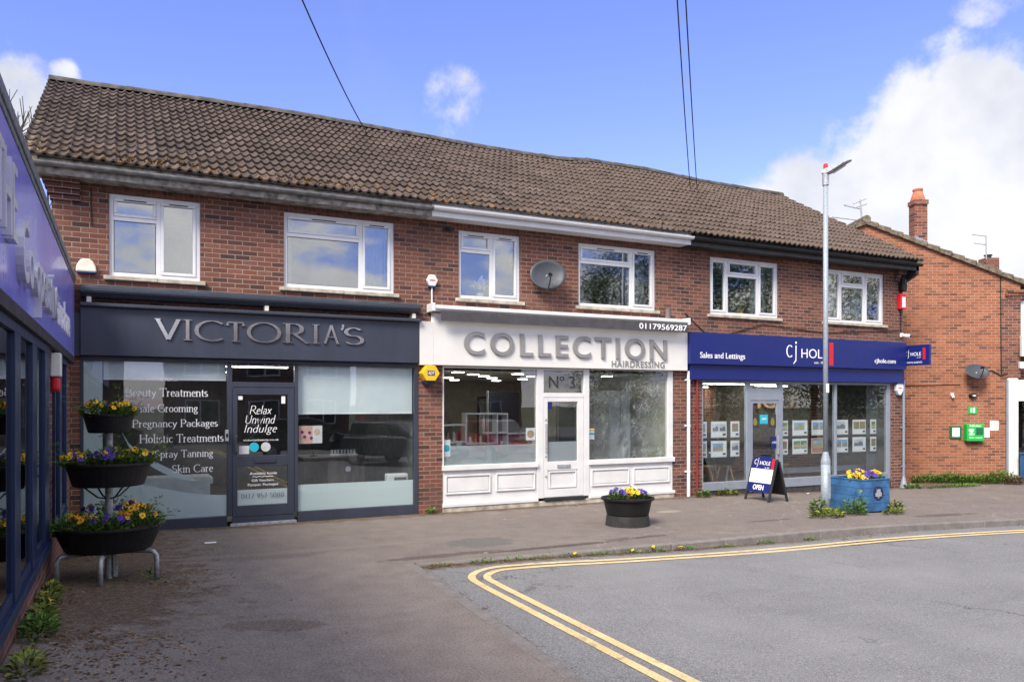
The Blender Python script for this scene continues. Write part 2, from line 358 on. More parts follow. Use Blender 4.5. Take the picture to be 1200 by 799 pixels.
def ground_mats():
    m, t = newmat('pavement_tarmac'); p = t.pos(); x, y, z = t.xyz(p)
    big = t.noise(p, .55, 5, .6); mid = t.noise(p, 3.0, 5, .65); fine = t.noise(p, 120, 2, .7)
    c = t.ramp(mid, [(.25, (.115, .094, .084)), (.55, (.165, .138, .124)), (.8, (.215, .18, .16))])
    c = t.mix(t.ss(big, .4, .7, 0, .55), c, (.125, .106, .098))
    left = t.m('MULTIPLY', t.ss(x, 3.4, 2.6), t.ss(t.m('ADD', y, t.m('MULTIPLY', big, 1.2)), 10.9, 10.7))
    c = t.mix(left, c, t.ramp(mid, [(.3, (.155, .128, .115)), (.7, (.235, .20, .18))]))  # left tarmac's colour lightened and warmed to offset the wall's shadow
    c = t.mix(t.ss(fine, .45, .75, 0, .55), c, (.33, .30, .27)); c = t.mix(t.ss(fine, .5, .25, 0, .5), c, (.04, .035, .033))
    # moss and leaf dirt gathered in the corner by the left wall and along the fronts
    mw = t.m('MULTIPLY', t.ss(x, 1.9, -.5), t.ss(y, 4.5, 8.5)); mw2 = t.ss(y, 12.45, 12.95, 0, .75)
    mossf = t.ss(t.m('ADD', t.m('MULTIPLY', t.m('MAXIMUM', mw, mw2), .42), t.m('SUBTRACT', t.noise(p, 3.2, 8, .78), .5)), .12, .30)
    c = t.mix(t.m('MULTIPLY', mossf, .85), c, t.ramp(t.noise(p, 17, 6, .75), [(.32, (.028, .018, .011)), (.5, (.075, .047, .024)), (.62, (.17, .105, .05)), (.74, (.26, .18, .10))]))
    # old wet patches, patched tarmac, and the blue box's cast shadow painted beside it
    def ell(cx, cy, rx, ry): return t.m('ADD', t.m('POWER', t.m('DIVIDE', t.m('SUBTRACT', x, cx), rx), 2.), t.m('POWER', t.m('DIVIDE', t.m('SUBTRACT', y, cy), ry), 2.))
    for cx, cy, rx, ry, col, k in ((4.45, 10.0, .55, .4, (.10, .098, .095), .8), (5.2, 9.25, 1.3, .09, (.045, .035, .03), .8), (3.6, 9.35, .9, .12, (.06, .045, .04), .7), (6.6, 9.35, .6, .09, (.05, .04, .035), .75), (9.6, 9.75, .6, .08, (.06, .05, .045), .7), (13.2, 9.15, .9, .14, (.06, .05, .045), .7), (8.75, 11.35, .28, .14, (.28, .25, .2), .9), (2.0, 10.45, 2.0, .12, (.21, .175, .155), .6), (1.15, 6.9, .5, .22, (.085, .055, .04), .5)):
        e = t.m('ADD', ell(cx, cy, rx, ry), t.m('MULTIPLY', t.m('SUBTRACT', t.noise(p, 6, 4), .5), 1.6))
        c = t.mix(t.ss(e, 1.0, .6, 0, k), c, col)
    v = t.n('ShaderNodeTexVoronoi', feature='F1'); v.inputs['Scale'].default_value = 1.9; t.put(v.inputs['Vector'], p)
    rv = t.n('ShaderNodeSeparateColor'); t.put(rv.inputs[0], v.outputs['Color'])
    gum = t.m('MULTIPLY', t.ss(t.m('ADD', v.outputs['Distance'], t.m('MULTIPLY', fine, .02)), .075, .055), t.m('GREATER_THAN', rv.outputs[0], .70))
    c = t.mix(t.m('MULTIPLY', gum, .75), c, (.40, .38, .34))
    vc = t.n('ShaderNodeTexVoronoi', feature='DISTANCE_TO_EDGE'); vc.inputs['Scale'].default_value = .42
    t.put(vc.inputs['Vector'], t.vm('ADD', p, t.vm('MULTIPLY', t.noise(p, 2.5, 4, col=True), (.7, .7, 0))))
    crack = t.m('MULTIPLY', t.ss(vc.outputs[0], .008, .002), t.ss(x, 4, 7))
    c = t.mix(t.m('MULTIPLY', crack, .5), c, (.33, .29, .25))
    g2 = t.noise(p, 52, 3, .75); c = t.mix(t.ss(g2, .50, .66, 0, .5), c, (.30, .265, .24)); c = t.mix(t.ss(g2, .48, .34, 0, .6), c, (.045, .038, .036))
    h = t.m('ADD', t.m('MULTIPLY', fine, .5), t.m('ADD', t.noise(p, 22, 4), g2))
    t.out(c, .93, 0, t.bump(h, .006), .25); M['pave'] = m
    m, t = newmat('road_asphalt'); p = t.pos(); x, y, z = t.xyz(p)
    fine = t.noise(p, 110, 2, .75); mid = t.noise(p, 1.4, 6, .65)
    c = t.ramp(mid, [(.3, (.15, .15, .152)), (.7, (.195, .195, .20))])
    vor = t.n('ShaderNodeTexVoronoi', feature='F1'); vor.inputs['Scale'].default_value = 75; t.put(vor.inputs['Vector'], p)
    c = t.mix(t.ss(fine, .48, .72, 0, .65), c, (.34, .34, .345)); c = t.mix(t.ss(fine, .48, .28, 0, .75), c, (.045, .045, .047))
    g2 = t.noise(p, 55, 3, .75); c = t.mix(t.ss(g2, .50, .66, 0, .5), c, (.30, .30, .305)); c = t.mix(t.ss(g2, .48, .34, 0, .6), c, (.06, .06, .062))
    streak = t.noise(t.vm('MULTIPLY', p, (.25, 1.6, 1)), 1.6, 4); c = t.mix(t.ss(streak, .5, .75, 0, .28), c, (.10, .10, .102))
    sp = t.ss(t.noise(p, 7, 3), .70, .75); c = t.mix(t.m('MULTIPLY', sp, .5), c, (.10, .085, .07))
    vc = t.n('ShaderNodeTexVoronoi', feature='DISTANCE_TO_EDGE'); vc.inputs['Scale'].default_value = .33
    t.put(vc.inputs['Vector'], t.vm('ADD', p, t.vm('MULTIPLY', t.noise(p, 1.6, 6, .7, col=True), (1.3, 1.3, 0))))
    crk = t.m('MULTIPLY', t.ss(vc.outputs[0], .006, .0015), t.ss(t.noise(p, .6, 2), .45, .6)); c = t.mix(t.m('MULTIPLY', crk, .75), c, (.04, .038, .036))
    grit = t.ss(t.noise(p, 17, 2, .5), .72, .76); c = t.mix(t.m('MULTIPLY', grit, .5), c, (.36, .35, .33))
    wear = t.noise(t.vm('ADD', p, (3.1, 0, 0)), .42, 4, .5); c = t.mix(t.ss(wear, .46, .68, 0, .4), c, (.245, .245, .25))
    edge = t.m('SUBTRACT', t.m('SUBTRACT', 8.97, t.m('MULTIPLY', t.m('SUBTRACT', x, 3.15), .047)), y)
    dirt = t.m('MULTIPLY', t.ss(t.m('ADD', edge, t.m('MULTIPLY', t.noise(p, 5, 5, .7), .30)), .50, .30), t.ss(x, 10.5, 7.5))
    c = t.mix(t.m('MULTIPLY', dirt, .85), c, t.ramp(t.noise(p, 38, 4), [(.3, (.045, .028, .018)), (.6, (.10, .062, .038)), (.8, (.2, .14, .09))]))
    t.out(c, .9, 0, t.bump(t.m('ADD', fine, t.m('MULTIPLY', vor.outputs[0], .6)), .006), .3); M['road'] = m
    m, t = newmat('yellow_road_paint'); p = t.pos()
    k = t.m('MAXIMUM', t.ss(t.noise(p, 55, 3, .75), .52, .64), t.m('MULTIPLY', t.ss(t.noise(p, 4.5, 6, .8), .53, .64), .85))
    c = t.mix(t.m('MULTIPLY', k, .8), t.ramp(t.noise(p, 2, 3), [(.3, (.60, .43, .19)), (.7, (.70, .53, .27))]), (.22, .19, .15))
    t.out(c, .8, 0, t.bump(t.noise(p, 120, 2), .003)); M['yline'] = m
    m, t = newmat('kerb_stone'); p = t.pos(); x, y, z = t.xyz(p)
    c = t.ramp(t.noise(p, 5, 6, .7), [(.25, (.095, .085, .08)), (.7, (.20, .182, .17))])
    c = t.mix(t.ss(t.noise(p, 90, 2), .5, .7, 0, .4), c, (.35, .33, .30))
    t.out(c, .9, 0, t.bump(t.noise(p, 60, 3), .004)); M['kerb'] = m
    m, t = newmat('far_ground'); p = t.pos(); c = t.ramp(t.noise(p, .15, 5), [(.3, (.05, .07, .03)), (.7, (.13, .12, .09))]); t.out(c, .95); M['far'] = m
ground_mats()

# ------------------------------------------------------------------ lettering
SANS = None
def put_mesh(name, me_v, me_f, rect, place, mat, parent, label=None):
    """fits flat letter geometry (u,v,w) into rect=(u0,u1,v0,v1); place(u,v,w)->world"""
    us = [p[0] for p in me_v]; vs = [p[1] for p in me_v]
    a, b, c, d = min(us), max(us), min(vs), max(vs); u0, u1, v0, v1 = rect
    m = MB(); m.add([place(u0 + (p[0] - a) / max(1e-6, b - a) * (u1 - u0), v0 + (p[1] - c) / max(1e-6, d - c) * (v1 - v0), p[2]) for p in me_v], me_f)
    return m.build(name, mat, parent, label=label)
def sans_geo(s, depth, bold=0., space=1., shear=0.):
    cu = bpy.data.curves.new('text', 'FONT'); cu.body = s; cu.extrude = depth / 2; cu.offset = bold; cu.space_character = space; cu.shear = shear; cu.resolution_u = 5
    o = bpy.data.objects.new('text', cu); COL.objects.link(o); bpy.context.view_layer.update()
    me = bpy.data.meshes.new_from_object(o.evaluated_get(bpy.context.evaluated_depsgraph_get()))
    v = [(p.co.x, p.co.y, p.co.z + depth / 2) for p in me.vertices]; f = [tuple(p.vertices) for p in me.polygons]
    bpy.data.objects.remove(o); bpy.data.curves.remove(cu); bpy.data.meshes.remove(me); return v, f
def arc(cx, cy, rx, ry, a0, a1, n=12): return [(cx + rx * math.cos(R(a0 + (a1 - a0) * i / n)), cy + ry * math.sin(R(a0 + (a1 - a0) * i / n))) for i in range(n + 1)]
X_ = .62
G = {   # advance, strokes; two-point upright strokes receive serifs
 'B': (.72, [[(.12, 0), (.12, 1)], [(.12, 1)] + arc(.32, .76, .24, .24, 90, -90) + [(.12, .52)], [(.12, .52)] + arc(.35, .26, .29, .26, 90, -90) + [(.12, 0)]]),
 'T': (.72, [[(.36, 0), (.36, 1)], [(.02, .84), (.03, 1), (.69, 1), (.70, .84)]]),
 'M': (1.0, [[(.12, 0), (.14, 1)], [(.14, 1), (.48, .06), (.84, 1)], [(.84, 1), (.87, 0)]]),
 'G': (.86, [arc(.46, .5, .40, .5, 48, 330), [(.80, .05), (.80, .42)]]),
 'P': (.66, [[(.12, 0), (.12, 1)], [(.12, 1)] + arc(.32, .73, .28, .27, 90, -90) + [(.12, .46)]]),
 'H': (.88, [[(.13, 0), (.13, 1)], [(.75, 0), (.75, 1)], [(.13, .52), (.75, .52)]]),
 'S': (.58, [arc(.28, .75, .21, .25, 35, 260) + arc(.28, .26, .23, .26, 85, -150)]),
 'C': (.80, [arc(.46, .5, .41, .5, 48, 312)]),
 'V': (.85, [[(.03, 1), (.43, 0)], [(.43, 0), (.80, 1)], [(-.08, 1), (.16, 1)], [(.70, 1), (.92, 1)]]),
 'I': (.3, [[(.15, 0), (.15, 1)]]),
 'O': (1.0, [arc(.5, .5, .45, .5, 0, 360, 28)]),
 'R': (.78, [[(.12, 0), (.12, 1)], [(.12, 1)] + arc(.36, .74, .26, .26, 90, -90) + [(.12, .48)], [(.34, .48), (.80, 0), (.92, .02)]]),
 'A': (.86, [[(.03, 0), (.42, 1)], [(.42, 1), (.82, 0)], [(.2, .34), (.66, .34)], [(-.06, 0), (.12, 0)], [(.70, 0), (.94, 0)]]),
 "'": (.2, [[(.12, 1), (.12, .86), (.05, .74)]]), '.': (.22, [[(.08, .03), (.12, .03)]]), ' ': (.32, []),
 'U': (.8, [[(.1, 1)] + arc(.4, .3, .28, .3, 180, 360) + [(.68, 1)]]),
 'L': (.6, [[(.12, 1), (.12, 0), (.55, 0), (.57, .14)]]),
 'a': (.50, [arc(.23, .42, .16, .19, 150, 0) + [(.39, .10), (.46, .02)], arc(.22, .17, .17, .17, 60, 350)]),
 'b': (.54, [[(.1, 0), (.1, 1.02)], arc(.27, .3, .2, .3, 150, -150)]),
 'c': (.44, [arc(.26, .31, .2, .31, 45, 315)]),
 'd': (.56, [[(.44, 0), (.44, 1.02)], arc(.26, .3, .2, .3, 30, 330)]),
 'e': (.46, [[(.07, .34), (.41, .36)] + arc(.25, .34, .17, .28, 5, 180) + arc(.26, .31, .19, .31, 180, 312)]),
 'f': (.34, [arc(.30, .84, .13, .18, 40, 180) + [(.17, .1), (.17, 0)], [(.04, .6), (.33, .6)], [(.06, 0), (.28, 0)]]),
 'g': (.5, [arc(.22, .43, .15, .19, 0, 360, 16), arc(.23, -.14, .19, .16, 120, -240), [(.14, .26), (.12, .10), (.34, .02)], [(.34, .58), (.46, .61)]]),
 'h': (.56, [[(.1, 0), (.1, 1.02)], [(.1, .45)] + arc(.28, .43, .17, .19, 150, 0) + [(.45, 0)], [(.37, 0), (.53, 0)]]),
 'i': (.27, [[(.13, 0), (.13, .62)], [(.10, .88), (.16, .88)]]), 'l': (.27, [[(.13, 0), (.13, 1.04)]]),
 'k': (.54, [[(.1, 0), (.1, 1.02)], [(.44, .6), (.12, .3)], [(.2, .36), (.50, 0)]]),
 'm': (.86, [[(.1, 0), (.1, .62)], [(.1, .45)] + arc(.27, .43, .16, .19, 150, 0) + [(.43, 0)], [(.43, .45)] + arc(.6, .43, .16, .19, 150, 0) + [(.76, 0)], [(.35, 0), (.51, 0)], [(.68, 0), (.84, 0)]]),
 'n': (.56, [[(.1, 0), (.1, .62)], [(.1, .45)] + arc(.28, .43, .17, .19, 150, 0) + [(.45, 0)], [(.37, 0), (.53, 0)]]),
 'o': (.52, [arc(.26, .31, .2, .31, 0, 360, 18)]),
 'p': (.56, [[(.1, -.36), (.1, .62)], arc(.28, .31, .2, .3, 150, -150)]),
 'r': (.38, [[(.1, 0), (.1, .62)], [(.1, .42), (.22, .6), (.34, .58)]]),
 's': (.38, [arc(.19, .46, .13, .16, 40, 260) + arc(.19, .16, .14, .16, 80, -150)]),
 't': (.34, [[(.15, .82), (.15, .14)] + arc(.25, .12, .10, .12, 190, 300), [(.03, .6), (.31, .6)]]),
 'u': (.56, [[(.1, .62)] + arc(.27, .19, .17, .19, 180, 340) + [(.44, .2)], [(.45, 0), (.45, .62)]]),
 'v': (.48, [[(.05, .62), (.24, 0), (.43, .62)]]), 'w': (.7, [[(.04, .62), (.2, 0), (.34, .55), (.48, 0), (.65, .62)]]),
 'x': (.5, [[(.05, .62), (.44, 0)], [(.44, .62), (.05, 0)]]),
 'y': (.5, [[(.05, .62), (.26, .04)], [(.45, .62), (.22, -.08), (.06, -.34)]]),
 '0': (.56, [arc(.27, .5, .2, .5, 0, 360, 20)]), '1': (.4, [[(.2, 0), (.2, 1)]]), '5': (.5, [[(.42, 1), (.14, 1), (.12, .56)] + arc(.23, .3, .2, .3, 110, -140)]),
 '7': (.5, [[(.06, 1), (.44, 1), (.18, 0)]]), '8': (.54, [arc(.26, .75, .16, .24, 0, 360, 18), arc(.26, .26, .2, .26, 0, 360, 18)]), '9': (.52, [arc(.26, .68, .19, .31, 0, 360, 18), [(.45, .68), (.4, .25), (.16, 0)]]), '3': (.5, [arc(.22, .75, .18, .25, 150, -90), arc(.22, .26, .22, .26, 90, -150)]),
}
def serif_geo(s, thick=.075, thin=.03, depth=.002, serif=True, slant=0., gap=.03):
    V, Fc = [], []; x = 0; k = 0
    def stroke(pts):
        nonlocal k
        pts = [Vector(p) for p in pts]; n = len(pts); o = len(V); w0 = k * .00012; k += 1
        closed = (pts[0] - pts[-1]).length < 1e-4 and n > 4
        for i, p in enumerate(pts):
            a = pts[i - 1] if i else (pts[-2] if closed else p); b = pts[i + 1] if i < n - 1 else (pts[1] if closed else p)
            d = (b - a); d = d.normalized() if d.length > 1e-6 else Vector((1, 0))
            h = (thin + (thick - thin) * abs(d.y) ** 1.4) / 2; nn = Vector((-d.y, d.x)) * h
            for q in (p + nn, p - nn):
                for wz in (0, depth): V.append((q.x + slant * q.y, q.y, w0 + wz))
        for i in range(n - 1):
            a = o + i * 4; b = a + 4
            Fc.extend([(a + 1, a + 3, b + 3, b + 1), (a, b, b + 2, a + 2), (a, a + 1, b + 1, b), (a + 2, b + 2, b + 3, a + 3)])
        Fc.extend([(o, o + 2, o + 3, o + 1), (o + 4 * n - 4, o + 4 * n - 3, o + 4 * n - 1, o + 4 * n - 2)])
    for ch in s:
        adv, sts = G[ch]
        for st in sts:
            stroke([(x + a, b) for a, b in st])
            if serif and len(st) == 2 and abs(st[0][1] - st[1][1]) > .4 and abs(st[0][0] - st[1][0]) < .08:
                for (a, b) in st: stroke([(x + a - thick * 1.15, b), (x + a + thick * 1.15, b)])
        x += adv + gap
    return V, Fc
def onfront(y): return lambda u, v, q: (u, y - q, v)          # reads from the street
def sans(name, s, rect, place, mat, parent, depth=.002, bold=0., space=1., label=None):
    v, f = sans_geo(s, depth, bold, space); return put_mesh(name, v, f, rect, place, mat, parent, label)
def serif(name, s, rect, place, mat, parent, label=None, **kw):
    v, f = serif_geo(s, **kw); return put_mesh(name, v, f, rect, place, mat, parent, label)

# ================================================================== SETTING
def sm(a, b, x):
    t = min(1, max(0, (x - a) / (b - a))); return t * t * (3 - 2 * t)
def gz(x, y):
    """pavement height: it climbs beside the left wall and falls to the right"""
    lift = max(.03, .05 * (11.5 - y)) if y > -4 else .775
    return lift * min(1, max(0, (1.6 - x) / 2.3)) - .13 * sm(9.6, 17, x) - .08 * sm(17, 24, x)
def far_edge(x):                             # kerb line along the shops
    pts = [(3.15, 8.92), (5.5, 8.76), (7.4, 8.66), (9.2, 8.60), (11, 8.50), (14, 8.30), (20, 7.7), (30, 6.5), (60, 2.5)]
    for (a, b), (c, d) in zip(pts, pts[1:]):
        if x <= c: return b + (d - b) * (x - a) / (c - a)
    return pts[-1][1]
def left_edge(y): return 2.90 + .061 * (y - 4.656)
def rz(x, y): return gz(x, y) - (.022 + .085 * sm(3.6, 9, x)) + (0 if y > 6 else 0)
# road
m = MB(); xs = [2.0, 2.6, 3.0, 3.4, 3.8, 4.5, 5.5, 7, 9, 11, 13, 15, 17, 19, 22, 26, 34, 60]; ys = [-40, -20, -8, -3, 0, 2, 4, 5, 6, 7, 7.6, 8.2, 8.6, 8.9, 9.2]
vs = [(x, y, rz(x, y)) for x in xs for y in ys]; ny = len(ys)
m.add(vs, [(i * ny + j, (i + 1) * ny + j, (i + 1) * ny + j + 1, i * ny + j + 1) for i in range(len(xs) - 1) for j in range(ny - 1)])
m.build('road', M['road'], kind='structure')
# pavement: a left apron running towards the camera and a strip along the fronts
m = MB(); KW = .13
ys = [-12 + i * .5 for i in range(43)] + [9.02]; ys = sorted(set([y for y in ys if y < 9.0] + [8.95 + KW]))
nx_ = 12
vs = [(-1.2 + (left_edge(y) - KW + 1.2) * i / nx_, y, gz(-1.2 + (left_edge(y) - KW + 1.2) * i / nx_, y)) for y in ys for i in range(nx_ + 1)]
m.add(vs, [(j * (nx_ + 1) + i, j * (nx_ + 1) + i + 1, (j + 1) * (nx_ + 1) + i + 1, (j + 1) * (nx_ + 1) + i) for j in range(len(ys) - 1) for i in range(nx_)])
xs = [-1.2 + (left_edge(ys[-1]) - KW + 1.2) * i / nx_ for i in range(nx_ + 1)] + [3.2, 3.5, 4, 4.5, 5, 6, 7, 8, 9, 10, 11, 12, 13, 14, 15, 16, 17, 18, 19, 20, 22, 25, 30, 60]
vs = []; nyy = 8
for x in xs:
    y0 = far_edge(max(3.15, x)) + KW if x > 3.1 else ys[-1]
    vs += [(x, y0 + (13.6 - y0) * j / nyy, gz(x, y0 + (13.6 - y0) * j / nyy)) for j in range(nyy + 1)]
m.add(vs, [(i * (nyy + 1) + j, (i + 1) * (nyy + 1) + j, (i + 1) * (nyy + 1) + j + 1, i * (nyy + 1) + j + 1) for i in range(len(xs) - 1) for j in range(nyy)])
m.build('pavement', M['pave'], kind='structure')
MB().add([(-400, -400, -.75), (400, -400, -.75), (400, 400, -.75), (-400, 400, -.75)], [(0, 1, 2, 3)]).build('ground', M['far'], kind='structure')
MB().add([(17.2, 13.5, -.19), (60, 13.5, -.19), (60, 40, -.19), (17.2, 40, -.19)], [(0, 1, 2, 3)]).build('yard', M['pave'], kind='structure')
# kerbs: separate stones with narrow joints
m = MB()
def stone(p, q, wdt, topfn, drop):
    d = Vector((q[0] - p[0], q[1] - p[1])).normalized(); nn = Vector((-d.y, d.x)) * wdt; g = d * .004
    c = [(p[0] + g.x, p[1] + g.y), (q[0] - g.x, q[1] - g.y), (q[0] - g.x + nn.x, q[1] - g.y + nn.y), (p[0] + g.x + nn.x, p[1] + g.y + nn.y)]
    j = random.uniform(-.004, .005)
    t = [(a, b, topfn(a, b) + .006 + j) for a, b in c]; u = [(a, b, topfn(a, b) - drop) for a, b in c]
    m.add(u + t, [(3, 2, 1, 0), (4, 5, 6, 7), (0, 1, 5, 4), (1, 2, 6, 5), (2, 3, 7, 6), (3, 0, 4, 7)])
y = 8.95
while y > -12:
    stone((left_edge(y), y), (left_edge(y - .9), y - .9), -KW, gz, .3); y -= .9
x = 3.15
while x < 58:
    stone((x, far_edge(x)), (x + .9, far_edge(x + .9)), KW, gz, .35); x += .9
stone((3.0, 8.952), (3.16, 8.952), KW, gz, .35)
m.build('kerb', M['kerb'], kind='structure', bevel=.018)
# double yellow lines
def ribbon(m, pts, wd):
    pts = [Vector(p) for p in pts]; n = len(pts); vs = []
    for i, p in enumerate(pts):
        d = (pts[min(n - 1, i + 1)] - pts[max(0, i - 1)]).normalized(); nn = Vector((-d.y, d.x)) * wd / 2
        for q in (p + nn, p - nn): vs.append((q.x, q.y, rz(q.x, q.y) + .006))
    m.add(vs, [(2 * i, 2 * i + 1, 2 * i + 3, 2 * i + 2) for i in range(n - 1)])
m = MB()
for o in (0., .175):
    r = .62 - o; pts = [(3.42 + o + .03 * (y_ - 4.7) / 3, y_) for y_ in [-10 + .5 * i for i in range(int((8.33 - r - -10) / .5) + 1)]]
    cx, cy = 3.46 + .62, 8.40 - .62 + .1
    pts = [(a + .0, b) for a, b in pts if b < cy - .05] + [(cx - r * math.cos(R(a)), cy + r * math.sin(R(a))) for a in range(0, 91, 10)]
    xq = cx + .4
    while xq < 58:
        k = sm(cx, cx + 1.6, xq); yq = (cy + r) * (1 - k) + (far_edge(xq) - .42 - o * .93) * k
        pts.append((xq, yq)); xq += .45
    ribbon(m, pts, .088)
m.build('road_marking', M['yline'], kind='structure')

# ================================================================== THE TERRACE
FY_, BK = D, D + .33
SHOP = thing('shop_terrace', (8.1, D, 0), 'long two storey red brick terrace with brown tiled roof above three shopfronts', 'building')
XL, XR = -.93, 17.17
WIN = [(-.195, 1.066, [.474], 0), (2.327, 4.188, [3.603], 0), (5.385, 6.625, [6.047], 0), (7.886, 9.721, [9.141], 0), (11.126, 13.081, [11.623, 12.50], 1), (14.489, 16.506, [15.065, 15.86], 1)]
WZ0, WZ1 = 3.82, 5.045
HEAD = [3.30, 3.30, 3.30]
wall = MB()
# upper storey, cut round the windows
px_ = XL
for (a, b, _, _) in WIN:
    wall.box(px_, a, FY_, BK, 2.64, 5.36); px_ = b
wall.box(px_, XR, FY_, BK, 2.64, 5.36)
for (a, b, _, _) in WIN:
    wall.box(a, b, FY_, BK, 2.64, WZ0 - .03); wall.box(a, b, FY_ + .002, BK, WZ1 + .225, 5.36)
for a, b in ((XL, -.57), (4.62, 5.075), (10.165, 10.92), (16.72, XR)): wall.box(a, b, FY_, BK, -.6, 2.64)
wall.box(XL, XL + .33, BK, 21.2, -.6, 5.4); wall.box(XR - .33, XR, BK, 21.2, -.6, 5.4); wall.box(XL, XR, 21.2, 21.5, -.6, 5.4)
def gable(x0, x1): wall.prism([(D, 5.4), (21.5, 5.4), (17.25, 7.93)], x0, x1, lambda u, v, q: (q, u, v))
gable(XL, XL + .3); gable(XR - .3, XR)
wall.build('brick_wall', M['brick'], SHOP)
for (a, b, _, _) in WIN: boxo('soldier_course', (a - .11, b + .11, FY_ - .004, BK - .02, WZ1, WZ1 + .224), M['soldier'], SHOP, bevel=0)
crb, crc = MB(), MB()
for k in range(4):
    crb.box(XL - .02 - .03 * k, XL + .36, FY_ - .05 - .035 * k, FY_ + .1, 4.86 + .078 * k, 4.93 + .078 * k)
    crc.box(XR - .30, XR + .02 + .03 * k, FY_ - .05 - .035 * k, FY_ + .1, 4.90 + .078 * k, 4.97 + .078 * k)
crb.build('corbel', M['dkbrick'], SHOP, bevel=.004); crc.build('corbel', M['dkbrick'], SHOP, bevel=.004)

# roof: interlocking wave tiles laid in courses
EY, EZ, RY, RZ = D - .44, 5.37, 17.22, 8.07
def sag(x): return .05 * math.sin(x * .5) * math.sin(x * .17 + 1) + (.07 * sm(9.9, 10.45, x) if x < 12 else .07 * (1 - sm(12, 14.5, x)))
roof = MB(); NR = 16; RX0, RX1 = -1.27, 17.36
sl = Vector((0, RY - EY, RZ - EZ)); sl_n = Vector((0, -sl.z, sl.y)).normalized(); W_ = .1435; per = 8
nxs = int((RX1 - RX0) / W_ * per) + 1
rnd = random.Random(3)
for c in range(NR):
    jit = {}
    a0, a1 = c / NR, (c + 1.10) / NR
    row0 = []; row1 = []; low = []
    for i in range(nxs + 1):
        x = RX0 + (RX1 - RX0) * i / nxs; ph = ((x - RX0) / W_) % 1.0
        wv = .026 * (math.cos(2 * math.pi * ph) * .8 + .2 * math.cos(4 * math.pi * ph))
        tid = int((x - RX0) / .287)
        if tid not in jit: jit[tid] = (rnd.uniform(-.004, .007), rnd.uniform(-.0035, .0035) - (.007 if rnd.random() < .03 else 0))
        j, jd = jit[tid]
        s0 = Vector((0, EY, EZ)) + sl * min(1, a0 + jd); s1 = Vector((0, EY, EZ)) + sl * min(1, a1)
        sg = sag(x) * (a0 * .9 + .1)
        p0 = s0 + sl_n * (wv + .034 + j); p1 = s1 + sl_n * (wv * .9 - .004 + j); pl = s0 + sl_n * (wv + .004)
        row0.append((x, p0.y, p0.z + sg)); row1.append((x, p1.y, p1.z + sg)); low.append((x, pl.y, pl.z + sg))
    n = len(row0)
    roof.add(row0 + row1 + low, [(i, i + 1, n + i + 1, n + i) for i in range(n - 1)] + [(2 * n + i, 2 * n + i + 1, i + 1, i) for i in range(n - 1)])
back = Vector((0, 21.9, 5.35))
roof.add([(RX0, RY, RZ), (RX1, RY, RZ), (RX1, back.y, back.z), (RX0, back.y, back.z)], [(0, 1, 2, 3)])
roof.add([(RX0 + .02, EY + .05, EZ - .02), (RX1 - .02, EY + .05, EZ - .02), (RX1 - .02, RY, RZ - .06), (RX0 + .02, RY, RZ - .06)], [(0, 1, 2, 3)])
roof.build('tiled_roof', M['tile'], SHOP)
rd = MB(); x = RX0
while x < RX1 - .1:
    xe = min(RX1, x + .44); z0 = RZ - .03 + sag(x) ; z1 = RZ - .03 + sag(xe); j = rnd.uniform(-.006, .008)
    prof = [(math.cos(R(a)) * .125, math.sin(R(a)) * .125) for a in range(0, 181, 22)]
    n = len(prof)
    rd.add([(x, RY + u, z0 + v + j) for u, v in prof] + [(xe + .012, RY + u * .96, z1 + v * .97 + j) for u, v in prof], [(i, i + 1, n + i + 1, n + i) for i in range(n - 1)] + [tuple(range(n)), tuple(range(n, 2 * n))[::-1]])
    x = xe
rd.build('ridge_tile_row', M['ridge'], SHOP)
# verge undercloak at both gables
for x0, x1 in ((RX0 + .02, RX0 + .2), (RX1 - .2, RX1 - .02)):
    vg = MB(); vg.prism([(EY + .02, EZ - .10), (RY, RZ - .16), (RY, RZ - .05), (EY + .02, EZ + .015)], x0, x1, lambda u, v, q: (q, u, v)); vg.build('verge', M['verge'], SHOP)
# eaves boards, soffits and gutters in three lengths
def eaves(x0, x1, mboard, mgut, dz=0.):
    e = MB(); e.box(x0, x1, D - .36, D - .335, 5.135 + dz, 5.40); e.box(x0, x1, D - .335, D + .02, 5.15 + dz, 5.165 + dz)
    e.build('eaves_board', mboard, SHOP, bevel=.004)
    g = MB(); pr = [(D - .425 + .056 * math.cos(R(a)), 5.285 + dz + .056 * math.sin(R(a))) for a in range(180, 361, 20)]; pi = [(D - .425 + .046 * math.cos(R(a)), 5.288 + dz + .046 * math.sin(R(a))) for a in range(360, 179, -20)]
    g.prism(pr + pi, x0, x1, lambda u, v, q: (q, u, v))
    xx = x0 + .4
    while xx < x1:
        g.prism([(D - .425 + .062 * math.cos(R(a)), 5.288 + dz + .062 * math.sin(R(a))) for a in range(180, 361, 20)], xx, xx + .03, lambda u, v, q: (q, u, v)); xx += 1.0
    g.build('gutter', mgut, SHOP)
eaves(-1.25, 4.74, M['upvc_dirty'], M['gutgrey']); eaves(4.745, 10.33, M['upvc'], M['upvc'], .01); eaves(10.335, 17.28, M['blackpaint'], M['black'])
MB().prism([(D - .36, 5.05), (D + .02, 4.86), (D + .02, 5.33), (D - .36, 5.33)], 17.18, 17.27, lambda u, v, q: (q, u, v)).build('eaves_end', M['blackpaint'], SHOP)

